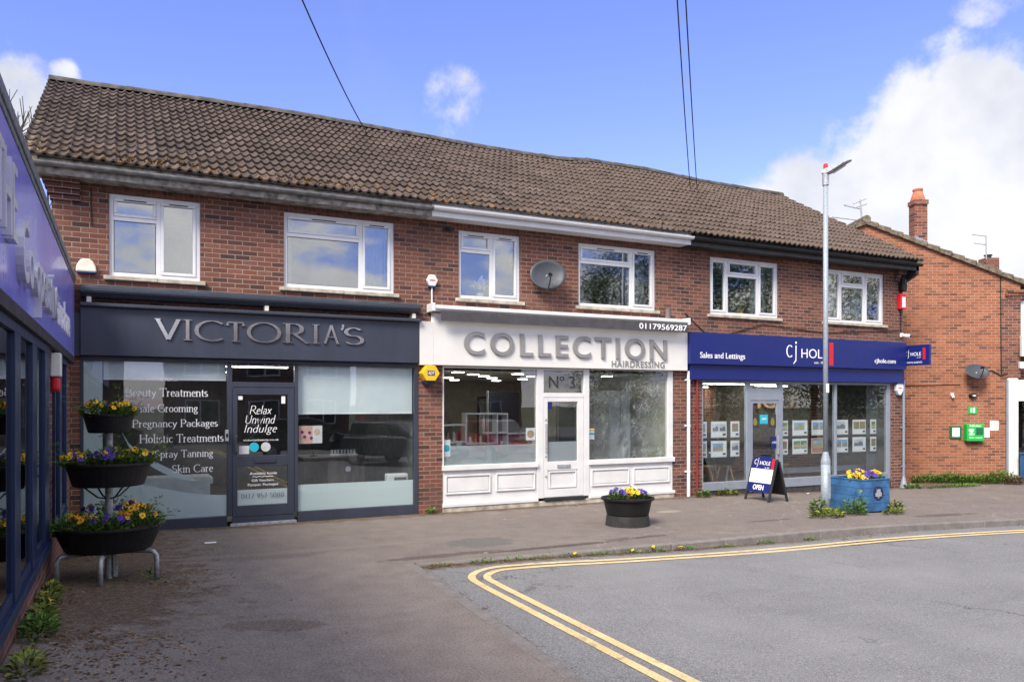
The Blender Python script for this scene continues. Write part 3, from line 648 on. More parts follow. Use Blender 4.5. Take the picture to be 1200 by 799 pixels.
mo = MB(); rg = random.Random(23)
for _ in range(900):
    x = RX0 + .1 + abs(rg.gauss(0, 5.5)); t_ = abs(rg.gauss(0, .035)) * (1 if rg.random() < .85 else 6)
    if x > RX1 - .2 or t_ > .8 or math.sin(x * 2.7) + math.sin(x * 6.1) * .6 < rg.uniform(-1.4, 1.4): continue
    c = Vector((x, EY, EZ)) + Vector((0, sl.y, sl.z)) * t_ + sl_n * rg.uniform(.03, .065); s_ = rg.uniform(.012, .032)
    vs = [c + Vector((rg.uniform(-1, 1), rg.uniform(-1, 1), rg.uniform(-.5, 1))) * s_ for _ in range(5)]
    mo.add(vs, [(0, 1, 2), (0, 2, 3), (0, 3, 4), (1, 4, 2)])
mo.build('roof_moss', leafmat('orange_brown_moss', (.05, .03, .012), (.16, .08, .025), (.15, .13, .03)), SHOP, kind='stuff')
# windows
def window(x0, x1, mull, kind):
    y0, y1 = D + .045, D + .115; F = .062
    r = [(x0, x1, WZ1 - F, WZ1), (x0, x1, WZ0, WZ0 + F), (x0, x0 + F, WZ0 + F, WZ1 - F), (x1 - F, x1, WZ0 + F, WZ1 - F)]
    for mx in mull: r.append((mx - .032, mx + .032, WZ0 + F, WZ1 - F))
    ed = [x0 + F] + [q for mx in mull for q in (mx - .032, mx + .032)] + [x1 - F]
    lights = [(ed[2 * i], ed[2 * i + 1]) for i in range(len(mull) + 1)]
    tl = 1 if kind else 0; tz = WZ1 - .36
    a, b = lights[tl]; r.append((a, b, tz - .03, tz + .03))
    fr = bars(r, y0, y1)
    s = MB(); panes = []
    for i, (a, b) in enumerate(lights):
        cells = [(a, b, WZ0 + F, WZ1 - F, 1)] if i != tl else [(a, b, WZ0 + F, tz - .03, 0), (a, b, tz + .03, WZ1 - F, 1)]
        for (a_, b_, c_, d_, op) in cells:
            k = .045 if op else .012
            if op:
                for q in ((a_, b_, d_ - k, d_), (a_, b_, c_, c_ + k), (a_, a_ + k, c_ + k, d_ - k), (b_ - k, b_, c_ + k, d_ - k)): s.box(q[0] + .001, q[1] - .001, y0 - .014, y0 + .04, q[2] + .001, q[3] - .001)
            panes.append((a_ + k, b_ - k, c_ + k, d_ - k))
    f = fr.build('window', M['upvc'], SHOP, bevel=.005)
    s.build('sash', M['upvc'], f, bevel=.006)
    for p in panes: boxo('pane', (p[0] - .003, p[1] + .003, y0 + .022, y0 + .03, p[2] - .003, p[3] + .003), M['glass_up'], f, bevel=0)
    for p in panes:
        if p[3] > WZ1 - .2 and not kind: c = (p[0] + p[1]) / 2; h = min(.2, (p[1] - p[0]) * .32); boxo('trickle_vent', (c - h, c + h, y0 - .024, y0 - .0145, WZ1 - F - .029, WZ1 - F - .014), M['ink'], f, bevel=0)
    sl_ = MB(); xm = x0 + (x1 - x0) * .52
    sl_.box(x0 - .07, xm, D - .055, D + .12, WZ0 - .062, WZ0 - .003); sl_.box(xm + .004, x1 + .07, D - .05, D + .12, WZ0 - .065, WZ0 - .004)
    sl_.build('window_sill', M['stone'], f, bevel=.006)
for q in WIN: window(*q)

# rooms behind the glass
def room(x0, x1, y0, y1, z0, z1, mwall, mfloor):
    wl = MB(); wl.add([(x0, y1, z0), (x1, y1, z0), (x1, y1, z1), (x0, y1, z1)], [(0, 1, 2, 3)])
    wl.add([(x0, y0, z0), (x0, y1, z0), (x0, y1, z1), (x0, y0, z1)], [(0, 1, 2, 3)]); wl.add([(x1, y0, z0), (x1, y1, z0), (x1, y1, z1), (x1, y0, z1)], [(0, 1, 2, 3)])
    wl.add([(x0, y0, z1), (x1, y0, z1), (x1, y1, z1), (x0, y1, z1)], [(0, 1, 2, 3)])
    wl.build('room_wall', mwall, SHOP)
    MB().add([(x0, y0, z0), (x1, y0, z0), (x1, y1, z0), (x0, y1, z0)], [(0, 1, 2, 3)]).build('room_floor', mfloor, SHOP)
room(-.56, 4.60, D + .10, 19.4, .06, 2.56, M['wallint'], M['floorint']); room(5.09, 10.15, D + .12, 20.4, .14, 2.53, M['wallint2'], M['floorint']); room(10.93, 16.70, D + .10, 18.6, .05, 2.38, M['wallint3'], M['floorint'])
room(-.6, 4.75, D + .331, 17.0, 3.0, 5.28, M['roomup'], M['floorint']); room(4.85, 10.3, D + .331, 17.0, 3.0, 5.28, M['roomup'], M['floorint']); room(10.4, 16.85, D + .331, 17.0, 3.0, 5.28, M['roomup'], M['floorint'])
# pipes on the front
def pipe(x, z0, z1, r, mat, y=None, label=None):
    y = D - r - .025 if y is None else y; m = MB(); m.tube([(x, y, z0), (x, y, z1)], r, 12)
    z = z0 + .5
    while z < z1: m.box(x - r * 1.4, x + r * 1.4, y - r * .4, D, z, z + .035); z += .95
    return m.build('drainpipe', mat, SHOP, smooth=False, label=label)
pipe(10.50, 0.0, 2.6, .036, M['upvc'], D - .07, 'white plastic drainpipe'); pipe(10.74, -.02, 2.42, .024, M['redpipe'], D - .05, 'thin red painted pipe')
m = MB(); m.tube([(10.74, D - .05, 2.40), (10.72, D - .05, 2.47), (10.62, D - .06, 2.52)], .016, 8); m.box(10.715, 10.765, D - .08, D - .01, 1.78, 1.84); m.build('pipe_joint', M['redpipe'], SHOP)
p = pipe(17.12, -.13, 2.5, .03, M['greyframe'], D - .06, 'grey drainpipe with flared foot'); MB().lathe((17.12, D - .06, -.14), [(.10, 0), (.085, .06), (.032, .28)], 14).build('pipe_foot', M['greyframe'], p)
# cable looping over the right hand front
m = MB(); pts = [(10.45, 3.78), (10.6, 3.68), (10.95, 3.45), (11.5, 3.36), (12.0, 3.52), (12.6, 3.66), (13.6, 3.62), (14.5, 3.56), (15.6, 3.62), (16.6, 3.66), (17.0, 3.72)]
m.tube([(a, D - .02, b + .02 * math.sin(a * 5)) for a, b in pts], .009, 6); m.tube([(17.06, D - .02, 4.7), (17.07, D - .02, 3.6)], .012, 6); m.tube([(-.43, D - .012, 5.08), (-.42, D - .012, 4.55)], .008, 6)
m.build('surface_cable', M['black'], SHOP)

# ---------------------------------------------------------------- shopfront 1
S = M['slate']; y0, y1 = D - .01, D + .08
f1 = bars([(-.57, -.527, .0, 2.63), (1.458, 1.53, .16, 2.56), (2.495, 2.552, .16, 2.56), (4.542, 4.618, .0, 2.63), (-.527, 1.458, 2.56, 2.63), (1.458, 2.552, 2.57, 2.63), (2.552, 4.542, 2.555, 2.63), (-.527, 1.458, .0, .165), (2.552, 4.542, .0, .165), (1.53, 2.495, 2.19, 2.27), (1.53, 2.495, .0, .13)], y0, y1).build('shopfront_frame', S, SHOP, bevel=.004)
boxo('pane', (-.527, 1.458, D + .03, D + .038, .165, 2.56), M['glass'], f1, bevel=0); boxo('pane', (2.552, 4.542, D + .03, D + .038, .165, 2.555), M['glass'], f1, bevel=0); boxo('pane', (1.53, 2.495, D + .03, D + .038, 2.27, 2.57), M['glass'], f1, bevel=0)
boxo('threshold', (1.5, 2.52, D - .05, D - .0105, .0, .045), M['galv'], f1)
d1 = bars([(1.535, 1.61, .14, 2.185), (2.39, 2.49, .14, 2.185), (1.61, 2.39, 2.07, 2.185), (1.61, 2.39, .93, 1.10), (1.61, 2.39, .14, .31)], D - .004, D + .05).build('shop_door', S, SHOP, bevel=.004, label='slate grey glazed door')
boxo('pane', (1.61, 2.39, D + .02, D + .028, 1.10, 2.07), M['glass'], d1, bevel=0); boxo('pane', (1.61, 2.39, D + .02, D + .028, .31, .93), M['glass'], d1, bevel=0)
boxo('letterbox', (1.87, 2.20, D - .02, D - .0045, .985, 1.05), M['slate_metal'], d1); boxo('handle', (1.56, 1.60, D - .07, D - .0045, 1.16, 1.42), M['slate_metal'], d1, bevel=.01)
boxo('frosted_film', (1.615, 2.385, D + .03, D + .032, .315, .56), M['film'], d1, bevel=0)
DW = M['white']; on = onfront(D + .0175)
for s_, r_ in (('Relax', (1.80, 2.14, 1.76, 1.90)), ('Unwind', (1.735, 2.20, 1.61, 1.745)), ('Indulge', (1.715, 2.22, 1.43, 1.60))): serif('lettering', s_, r_, on, DW, d1, serif=False, slant=.22, thick=.075, thin=.05, gap=.03)
sans('lettering', 'victoriasbeauty.co.uk', (1.70, 2.25, 1.325, 1.365), on, DW, d1)
for s_, r_ in (('Available Inside', (1.80, 2.22, .795, .835)), ('Gift Vouchers', (1.83, 2.17, .685, .725)), ('Pamper Packages', (1.77, 2.24, .605, .655))): sans('lettering', s_, r_, on, DW, d1)
m = MB(); m.tube([(1.84 + .02 * i, D + .017, .762 + .006 * math.sin(i * 1.5)) for i in range(17)], .004, 5); m.build('flourish', DW, d1)
serif('lettering', '0117 957 5080', (1.67, 2.33, .42, .50), on, M['ink'], d1, thick=.07)
def disc(name, cx, cz, r, y, mat, parent=None, th=.003, n=24, **kw):
    return MB().prism([(cx + r * math.cos(2 * math.pi * k / n), cz + r * math.sin(2 * math.pi * k / n)) for k in range(n)], y, y - th, lambda u, v, q: (u, q, v)).build(name, mat, parent, **kw)
disc('sticker', 1.865, 1.235, .075, D + .017, M['cyan'], d1); disc('sticker', 2.045, 1.235, .075, D + .017, M['pale'], d1)
boxo('notice', (1.635, 1.79, D + .014, D + .017, 1.13, 1.26), M['pale'], d1, bevel=0); boxo('notice', (2.29, 2.35, D + .014, D + .017, 1.93, 2.05), M['paper'], d1, bevel=0); boxo('notice', (1.62, 1.69, D + .014, D + .017, 1.99, 2.05), M['paper'], d1, bevel=0)
kp = MB().box(1.425, 1.475, D - .045, D - .011, 1.34, 1.52).build('door_keypad', M['galv'], f1, bevel=.004); boxo('keypad_screen', (1.435, 1.465, D - .05, D - .0455, 1.40, 1.46), M['black'], kp)
# window graphics: frosted film with a swept top edge, a swoosh and the list of treatments
fm = MB(); top = [(-.52, 1.0), (-.3, .88), (0, .78), (.3, .70), (.6, .62), (.9, .55), (1.2, .51), (1.452, .49)]
fm.prism([(-.525, .17), (1.452, .17)] + top[::-1], D + .042, D + .044, lambda u, v, q: (u, q, v))
fm.prism([(-.525, 1.005), (-.28, .905), (-.28, 2.555), (-.525, 2.555)], D + .042, D + .044, lambda u, v, q: (u, q, v))
up_ = [(-.02 + 1.05 * t_, 1.50 - .76 * (t_ ** .62)) for t_ in [i / 12 for i in range(13)]]; lo_ = [(a, b - .10 * math.sin(math.pi * min(1, i / 12 * 1.0)) ** .8 - .012) for i, (a, b) in enumerate(up_)]
for i in range(12): fm.prism([up_[i], up_[i + 1], lo_[i + 1], lo_[i]], D + .042, D + .044, lambda u, v, q: (u, q, v))
fm.build('frosted_film', M['film'], f1)
boxo('frosted_film', (2.556, 4.538, D + .042, D + .044, .17, .60), M['film'], f1, bevel=0)
on = onfront(D + .0285)
for s_, r_ in (('Beauty Treatments', (.022, 1.176, 1.995, 2.165)), ('Male Grooming', (.13, 1.03, 1.765, 1.925)), ('Pregnancy Packages', (.114, 1.321, 1.535, 1.69)), ('Holistic Treatments', (.212, 1.407, 1.335, 1.468)), ('Spray Tanning', (.427, 1.252, 1.065, 1.222)), ('Skin Care', (.666, 1.252, .868, .992))): serif('lettering', s_, r_, on, DW, f1, thick=.11, thin=.055)
sans('lettering', 'Book online for...', (.07, .738, 2.275, 2.345), on, DW, f1)
# sign board and letters
sg1 = thing('shop_sign', (2.02, D - .1, 2.63), 'dark slate fascia board with chrome letters over the beauty salon', 'sign')
boxo('sign_board', (-.562, 4.597, D - .12, D - .002, 2.632, 3.335), M['slate'], sg1, bevel=.005)
boxo('sign_return', (-.70, -.566, D - .05, D - .002, 2.62, 3.25), M['slate'], sg1)
on = onfront(D - .125)
for ch, a, b, z0, z1 in (('V', .411, .787, 2.89, 3.207), ('I', .814, .929, 2.893, 3.205), ('C', .964, 1.384, 2.89, 3.207), ('T', 1.421, 1.709, 2.893, 3.20), ('O', 1.732, 2.259, 2.893, 3.213), ('R', 2.283, 2.715, 2.898, 3.215), ('I', 2.746, 2.867, 2.905, 3.218), ('A', 2.934, 3.20, 2.908, 3.222), ("'", 3.215, 3.275, 3.135, 3.235), ('S', 3.27, 3.614, 2.91, 3.19)):
    serif('letter', ch, (a, b, z0, z1), on, M['chrome'], sg1, thick=.16 if ch in 'IVTRA' else .11, thin=.035, depth=.022)
# roller awning, closed
aw1 = thing('roller_awning', (2.0, D - .1, 3.40), 'closed slate grey roller awning above the beauty salon sign', 'awning')
def hood(x0, x1, yc, z0, z1, dpt, name, mat, parent):
    pr = [(0, z0), (-dpt * .7, z0), (-dpt, z0 + (z1 - z0) * .3), (-dpt, z0 + (z1 - z0) * .62), (-dpt * .72, z1 - (z1 - z0) * .12), (0, z1)]
    return MB().prism([(yc + a, b) for a, b in pr], x0, x1, lambda u, v, q: (q, u, v)).build(name, mat, parent, bevel=.008)
hood(-.56, 4.585, D - .003, 3.475, 3.672, .235, 'awning_cassette', M['slate_metal'], aw1)
boxo('cassette_lip', (-.565, 4.59, D - .252, D - .2352, 3.555, 3.60), M['slate_metal'], aw1); 
m = MB(); m.box(-.565, 4.615, D - .20, D - .13, 3.337, 3.392); m.build('front_bar', M['slate_metal'], aw1, bevel=.012)
[boxo('awning_bracket', (x_, x_ + .06, D - .19, D - .001, 3.395, 3.474), M['cream'], aw1) for x_ in (-.48, 2.0, 4.45)]

# ---------------------------------------------------------------- shopfront 2
Wt = M['white_paint']; y0, y1 = D - .005, D + .09
f2 = bars([(5.075, 5.10, .78, 2.60), (6.972, 7.118, .14, 2.60), (8.005, 8.128, .14, 2.60), (10.02, 10.15, .78, 2.60), (5.10, 6.972, 2.565, 2.60), (7.118, 8.005, 2.565, 2.60), (8.128, 10.02, 2.585, 2.60), (7.118, 8.005, 2.045, 2.13)], y0, y1).build('shopfront_frame', Wt, SHOP, bevel=.005, label='white painted timber shopfront frame')
boxo('shopfront_sill', (5.06, 6.985, D - .05, D + .10, .735, .825), Wt, f2, .008); boxo('shopfront_sill', (8.115, 10.17, D - .05, D + .10, .735, .83), Wt, f2, .008)
def paneled(x0, x1, z0, z1, pans, name, parent):
    m = MB(); m.box(x0, x1, D + .01, D + .09, z0, z1)
    for (a, b, c, d) in pans:
        for q in ((a, b, d - .022, d), (a, b, c, c + .022), (a, a + .022, c + .022, d - .022), (b - .022, b, c + .022, d - .022)): m.box(q[0], q[1], D - .018, D + .012, q[2], q[3])
        m.box(a + .045, b - .045, D - .002, D + .012, c + .045, d - .045)
    return m.build(name, Wt, parent, bevel=.005)
paneled(5.078, 6.97, .145, .734, [(5.13, 6.01, .31, .645), (6.125, 6.93, .32, .645)], 'stall_riser', f2); paneled(8.13, 10.15, .145, .734, [(8.18, 9.06, .317, .64), (9.166, 10.06, .32, .64)], 'stall_riser', f2)
boxo('base_rail', (5.07, 6.985, D - .045, D + .1, .085, .144), Wt, f2, .006); boxo('base_rail', (8.118, 10.18, D - .045, D + .1, .085, .144), Wt, f2, .006)
m = MB(); m.box(5.072, 10.17, D - .03, D + .12, -.3, .083); m.build('base_plinth', M['concrete'], f2, bevel=.01)
for b in ((5.10, 6.972, .825, 2.565), (7.118, 8.005, 2.13, 2.565), (8.128, 10.02, .83, 2.585)): boxo('pane', (b[0], b[1], D + .03, D + .038, b[2], b[3]), M['glass'], f2, bevel=0)
boxo('frosted_film', (5.10, 6.972, D + .042, D + .044, .83, 1.17), M['film2'], f2, bevel=0)
d2 = bars([(7.122, 7.205, .15, 2.04), (7.87, 8.0, .15, 2.04), (7.205, 7.87, 1.965, 2.04), (7.205, 7.87, .66, .825), (7.205, 7.87, .15, .30)], D + .0, D + .06).build('shop_door', Wt, SHOP, bevel=.005, label='white panelled half glazed door')
m = MB(); m.box(7.205, 7.87, D + .02, D + .05, .30, .66)
for q in ((7.235, 7.84, .615, .64), (7.235, 7.84, .32, .345), (7.235, 7.26, .345, .615), (7.815, 7.84, .345, .615)): m.box(q[0], q[1], D - .004, D + .021, q[2], q[3])
m.build('door_panel', Wt, d2, bevel=.004)
boxo('pane', (7.205, 7.87, D + .025, D + .033, .825, 1.965), M['glass'], d2, bevel=0); boxo('frosted_film', (7.205, 7.87, D + .036, D + .038, .83, 1.2), M['film2'], d2, bevel=0)
boxo('letterbox', (7.41, 7.70, D - .015, D - .0005, .70, .765), M['galv'], d2); boxo('handle', (7.15, 7.17, D - .05, D - .0005, 1.0, 1.55), M['galv'], d2, bevel=.006)
[MB().tube([(7.165, D - .012, z_), (7.165, D - .0005, z_)], .02, 10).build('lock', M['galv'], d2) for z_ in (1.62, .93, .55)]
boxo('threshold', (7.12, 8.0, D - .06, D + .02, .09, .145), M['blackpaint'], f2)
boxo('sticker', (7.22, 7.31, D + .018, D + .0245, 1.82, 1.955), M['blue'], d2, bevel=0)
sans('lettering', 'N\u00ba 3', (7.25, 7.82, 2.22, 2.45), onfront(D + .0285), M['ink'], f2, depth=.004)
# leaflets on the glass
def notice(name, x0, x1, z0, z1, mat, label, y=D + .05, cat='poster'): return boxo(name, (x0, x1, y, y + .003, z0, z1), mat, bevel=0, label=label, cat=cat)
o = thing('leaflet', (5.17, D + .046, 1.0), 'white leaflet with blue egg shape inside the hair salon window', 'leaflet'); boxo('sheet', (5.09, 5.24, D + .0397, D + .0417, .98, 1.28), M['paper'], o, bevel=0); disc('printed_egg', 5.165, 1.13, .062, D + .0395, M['cyan'], o, .001)
o = thing('leaflet', (6.87, D + .046, 1.1), 'white leaflet with round tan badge beside the salon door', 'leaflet'); boxo('sheet', (6.76, 6.96, D + .0397, D + .0417, 1.24, 1.47), M['paper'], o, bevel=0); disc('printed_badge', 6.86, 1.355, .075, D + .0395, M['wood'], o, .001)
o = thing('leaflet', (8.2, D + .046, 1.1), 'striped certificate leaflet in the lower corner of crinkled window', 'leaflet'); boxo('sheet', (8.14, 8.27, D + .0397, D + .0417, 1.23, 1.44), M['paper'], o, bevel=0)
boxo('printed_stripe', (8.145, 8.265, D + .0385, D + .0395, 1.38, 1.42), M['yellow'], o, bevel=0); boxo('printed_stripe', (8.145, 8.265, D + .0385, D + .0395, 1.31, 1.36), M['cyan'], o, bevel=0); boxo('printed_stripe', (8.145, 8.265, D + .0385, D + .0395, 1.26, 1.28), M['pink'], o, bevel=0)
# crinkled plastic sheet behind the right pane
m = MB(); nx_, nz_ = 70, 64; rr = random.Random(5); vs = []
for i in range(nx_ + 1):
    for j in range(nz_ + 1):
        a = 8.14 + 1.87 * i / nx_; b = .84 + 1.74 * j / nz_; u = a * 3.1 + b * 1.9; v_ = a * 2.2 - b * 3.3
        yy = .02 * math.sin(u * 2.6 + math.sin(v_ * 1.7) * 1.6) + .012 * math.sin(v_ * 4.1 + u) + rr.uniform(-.004, .004)
        vs.append((a, D + .12 + yy, b))
m.add(vs, [(i * (nz_ + 1) + j, (i + 1) * (nz_ + 1) + j, (i + 1) * (nz_ + 1) + j + 1, i * (nz_ + 1) + j + 1) for i in range(nx_) for j in range(nz_)])
m.build('plastic_sheet', M['crinkle'], smooth=True, label='crinkled clear plastic sheet hung inside the hair salon right window', cat='plastic sheet')
# sign
sg2 = thing('shop_sign', (7.5, D - .1, 2.6), 'off white fascia board with raised silver letters over the hair salon', 'sign')
boxo('sign_board', (4.86, 10.435, D - .12, D - .002, 2.605, 3.52), M['collboard'], sg2, bevel=.005); boxo('sign_board', (4.605, 4.857, D - .115, D - .002, 2.60, 3.36), M['collboard'], sg2, bevel=.005)
v, f = sans_geo('COLLECTION', .04, .012, 1.24); put_mesh('lettering', v, f, (5.43, 9.882, 2.80, 3.215), onfront(D - .121), M['silver'], sg2)
sans('lettering', 'HAIRDRESSING', (8.566, 9.844, 2.645, 2.772), onfront(D - .121), M['silver'], sg2, .012, .012, 1.15)
aw2 = thing('roller_awning', (7.5, D - .1, 3.53), 'white cassette awning with charcoal valance and white phone number', 'awning')
hood(4.80, 10.31, D - .003, 3.535, 3.66, .30, 'awning_cassette', M['upvc'], aw2)
m = MB(); n = 60; prf = []
vs = []
for i in range(n + 1):
    a = 4.93 + (10.30 - 4.93) * i / n; e = .02 * sm(.95, 1.0, 1 - i / n)
    for zz_ in (3.533, 3.45, 3.365): vs.append((a, D - .295 - .004 * math.sin(a * 9) * (3.54 - zz_) * 6, zz_ + (e * 0)))
m.add(vs, [(i * 3 + j, (i + 1) * 3 + j, (i + 1) * 3 + j + 1, i * 3 + j + 1) for i in range(n) for j in range(2)])
vl = m.build('valance', M['valance'], aw2); sd_ = vl.modifiers.new('solid', 'SOLIDIFY'); sd_.thickness = .004
sans('lettering', '01179569287', (9.096, 10.27, 3.40, 3.515), onfront(D - .302), M['white'], aw2, .002, .01, 1.02)
[boxo('awning_end', (a, a + .05, D - .31, D - .001, 3.528, 3.668), M['upvc'], aw2, .006) for a in (4.775, 10.312)]

# ---------------------------------------------------------------- shopfront 3
Gf = M['greyframe']; y0, y1 = D + .0, D + .09
f3 = bars([(10.92, 10.945, .26, 2.42), (12.15, 12.255, .1, 2.42), (13.10, 13.205, .1, 2.42), (14.84, 14.90, .26, 2.42), (16.60, 16.72, .1, 2.42), (10.945, 12.15, 2.385, 2.42), (12.255, 13.10, 2.37, 2.42), (13.205, 14.84, 2.365, 2.42), (14.90, 16.60, 2.365, 2.42), (12.255, 13.10, 2.0, 2.26)], y0, y1).build('shopfront_frame', Gf, SHOP, bevel=.004)
boxo('bottom_rail', (10.92, 12.15, D - .03, D + .09, .08, .258), Gf, f3, .006); boxo('bottom_rail', (13.205, 16.60, D - .03, D + .09, .06, .258), Gf, f3, .006)
m = MB(); m.box(10.92, 12.15, D - .01, D + .09, -.4, .078); m.box(13.2, 16.72, D - .01, D + .09, -.4, .058); m.box(12.15, 13.2, D + .005, D + .09, -.4, -.02); m.build('base_plinth', M['plinth'], f3, bevel=.004)
for b in ((10.945, 12.15, .26, 2.385), (13.205, 14.84, .26, 2.365), (14.90, 16.60, .26, 2.365), (12.255, 13.10, 2.26, 2.37)): boxo('pane', (b[0], b[1], D + .03, D + .038, b[2], b[3]), M['glass'], f3, bevel=0)
boxo('inner_return', (16.2, 16.59, D + .25, D + .27, .26, 2.36), M['wallint'], f3, bevel=0); m = MB(); m.box(13.21, 16.5, D + .5, D + .54, .30, .42); m.build('inner_rail', Gf, f3)
d3 = bars([(12.262, 12.33, .0, 1.995), (13.03, 13.095, .0, 1.995), (12.33, 13.03, 1.93, 1.995), (12.33, 13.03, .0, .13)], D + .012, D + .06).build('shop_door', Gf, SHOP, bevel=.004, label='grey aluminium framed glass door')
boxo('pane', (12.33, 13.03, D + .03, D + .038, .13, 1.93), M['glass'], d3, bevel=0); boxo('handle', (13.035, 13.06, D - .04, D + .011, .8, 1.2), M['galv'], d3, bevel=.005)
def teardrop(name, x, z, parent):
    m = MB(); m.box(x - .1, x + .1, D + .025, D + .0285, z - .16, z + .14); b = m.build(name, M['ink'], parent)
    MB().prism([(x + .07 * math.sin(R(a)) * (.35 + .65 * math.sin(R(a / 2))), z - .02 - .09 * math.cos(R(a)) * -1) for a in range(0, 360, 20)], D + .0235, D + .0245, lambda u, v, q: (u, q, v)).build('printed_drop', M['olive'], b)
teardrop('notice', 12.41, 1.55, d3); teardrop('notice', 12.92, 1.55, d3)
boxo('notice', (12.55, 12.78, D + .025, D + .0285, 1.48, 1.68), M['cyan'], d3, bevel=0); sans('lettering', 'open', (12.60, 12.73, 1.55, 1.61), onfront(D + .0245), DW, d3, .001)
q = boxo('notice', (12.88, 13.06, D + .021, D + .0245, .93, 1.20), M['blue'], d3, bevel=0); sans('lettering', 'cj HOLE', (12.90, 13.04, 1.03, 1.09), onfront(D + .0205), DW, d3, .001)
sg3 = thing('shop_sign', (13.7, D - .15, 2.43), 'royal blue fascia board with white letters and red block over the estate agent', 'sign')
boxo('sign_board', (10.44, 17.04, D - .20, D - .002, 2.745, 3.40), M['blue'], sg3, bevel=.005); boxo('lower_board', (10.50, 17.07, D - .12, D - .002, 2.425, 2.742), M['blue'], sg3, bevel=.005)
on = onfront(D - .2015)
def hole_logo(parent, pl, x0, x1, zb, hc, y=None):
    """thin cj followed by HOLE; drawn in unit width x0..x1, HOLE cap height hc, baseline zb"""
    L = x1 - x0
    v, f = serif_geo('c', thick=.07, thin=.045, serif=False); put_mesh('letter', v, f, (x0, x0 + L * .145, zb, zb + hc * 1.35), pl, DW, parent)
    m = MB(); a = x0 + L * .23; r_ = L * .012
    m.prism([(a - r_, zb - hc * .45), (a + r_ * .6, zb - hc * .35), (a + r_, zb + hc * 1.32), (a - r_, zb + hc * 1.32)], 0, .003, lambda u, v, q: pl(u, v, q))
    m.prism([(a - r_, zb - hc * .45), (a - r_ * 5, zb - hc * .72), (a - r_ * 5, zb - hc * .6), (a - r_, zb - hc * .25)], 0, .0028, lambda u, v, q: pl(u, v, q))
    m.prism([(a + r_ * 1.7 * math.cos(k), zb + hc * 1.62 + r_ * 1.7 * math.sin(k)) for k in [i * math.pi / 5 for i in range(10)]], 0, .003, lambda u, v, q: pl(u, v, q)); m.build('letter', DW, parent)
    sans('lettering', 'HOLE', (x0 + L * .36, x1, zb, zb + hc), pl, DW, parent, .003, -.004)
hole_logo(sg3, on, 13.10, 14.36, 2.945, .205)
sans('lettering', 'est. 1867', (13.95, 14.36, 2.825, 2.878), on, DW, sg3); boxo('red_block', (14.42, 14.55, D - .204, D - .2005, 2.79, 3.315), M['red'], sg3, bevel=0)
sans('lettering', 'Sales and Lettings', (10.694, 11.909, 2.835, 2.995), on, DW, sg3, .003, .006); sans('lettering', 'cjhole.com', (15.919, 16.648, 2.855, 2.99), on, DW, sg3, .003, .006)
ps = thing('projecting_sign', (17.15, D - .1, 2.83), 'small blue hanging sign jutting out from the end of the terrace', 'sign')
boxo('sign_panel', (17.12, 17.19, D - .74, D - .02, 2.845, 3.335), M['blue'], ps, bevel=.006)
pl = lambda u, v, q: (17.1185 - q, D - u, v)
hole_logo(ps, pl, .10, .53, 3.075, .085); sans('lettering', 'est. 1867', (.42, .53, 3.02, 3.045), pl, DW, ps); sans('lettering', 'ESTATE AGENTS', (.12, .56, 2.895, 2.935), pl, DW, ps)
MB().prism([(.575, 2.98), (.645, 2.98), (.645, 3.26), (.575, 3.26)], 0, .002, pl).build('red_block', M['red'], ps)
boxo('sign_bracket', (17.135, 17.175, D - .02, D + .03, 2.95, 3.2), M['blackpaint'], ps)

# ================================================================== things fixed to the front
o = thing('alarm_box', (-.49, D, 3.85), 'cream bell shaped alarm box left of first upstairs window', 'alarm')
MB().prism([(-.625, 3.845), (-.355, 3.845), (-.365, 3.93), (-.40, 4.0), (-.445, 4.035), (-.535, 4.035), (-.58, 4.0), (-.615, 3.93)], D - .075, D - .001, lambda u, v, q: (u, q, v)).build('case', M['cream'], o, bevel=.02)
boxo('base_strip', (-.61, -.37, D - .07, D - .001, 3.825, 3.844), M['blue'], o)
def hexbox(name, x, z, r, dp, mat, parent, sy=1.):
    return MB().prism([(x + r * math.cos(R(a)), z + r * sy * math.sin(R(a))) for a in range(0, 360, 60)], D - dp, D - .001, lambda u, v, q: (u, q, v)).build(name, mat, parent, bevel=.012)
o = thing('alarm_box', (4.78, D - .12, 2.4), 'yellow hexagonal alarm box on the brick pier between two shops', 'alarm')
hexbox('case', 4.785, 2.455, .165, .20, M['yellow'], o, .92); 
b = boxo('badge', (4.72, 4.85, D - .204, D - .2005, 2.415, 2.50), M['blue'], o, bevel=0); sans('lettering', 'ADT', (4.73, 4.84, 2.43, 2.485), onfront(D - .2045), DW, o, .001, .01)
MB().prism([(4.69, 2.27), (4.88, 2.27), (4.90, 2.32), (4.67, 2.32)], D - .15, D - .001, lambda u, v, q: (u, q, v)).build('base_strip', M['navy'], o)
o = thing('alarm_box', (4.86, D - .1, 3.5), 'white hexagonal alarm box raised on a thin white pole beside the satellite dish', 'alarm')
hexbox('case', 4.86, 4.09, .105, .07, M['upvc'], o, 1.1); MB().tube([(4.86, D - .035, 3.36), (4.86, D - .035, 3.985)], .014, 10).build('pole', M['upvc'], o); boxo('base_strip', (4.80, 4.92, D - .065, D - .005, 3.965, 3.995), M['navy'], o); boxo('badge', (4.81, 4.91, D - .073, D - .0705, 4.08, 4.10), M['red'], o, bevel=0)
o = thing('alarm_box', (16.98, D, 2.2), 'small white alarm box low on brick pier at the end of the terrace', 'alarm')
MB().prism([(16.84, 2.36), (16.88, 2.42), (17.05, 2.42), (17.09, 2.36), (17.08, 2.24), (17.0, 2.13), (16.93, 2.13), (16.85, 2.24)], D - .09, D - .001, lambda u, v, q: (u, q, v)).build('case', M['upvc'], o, bevel=.015)
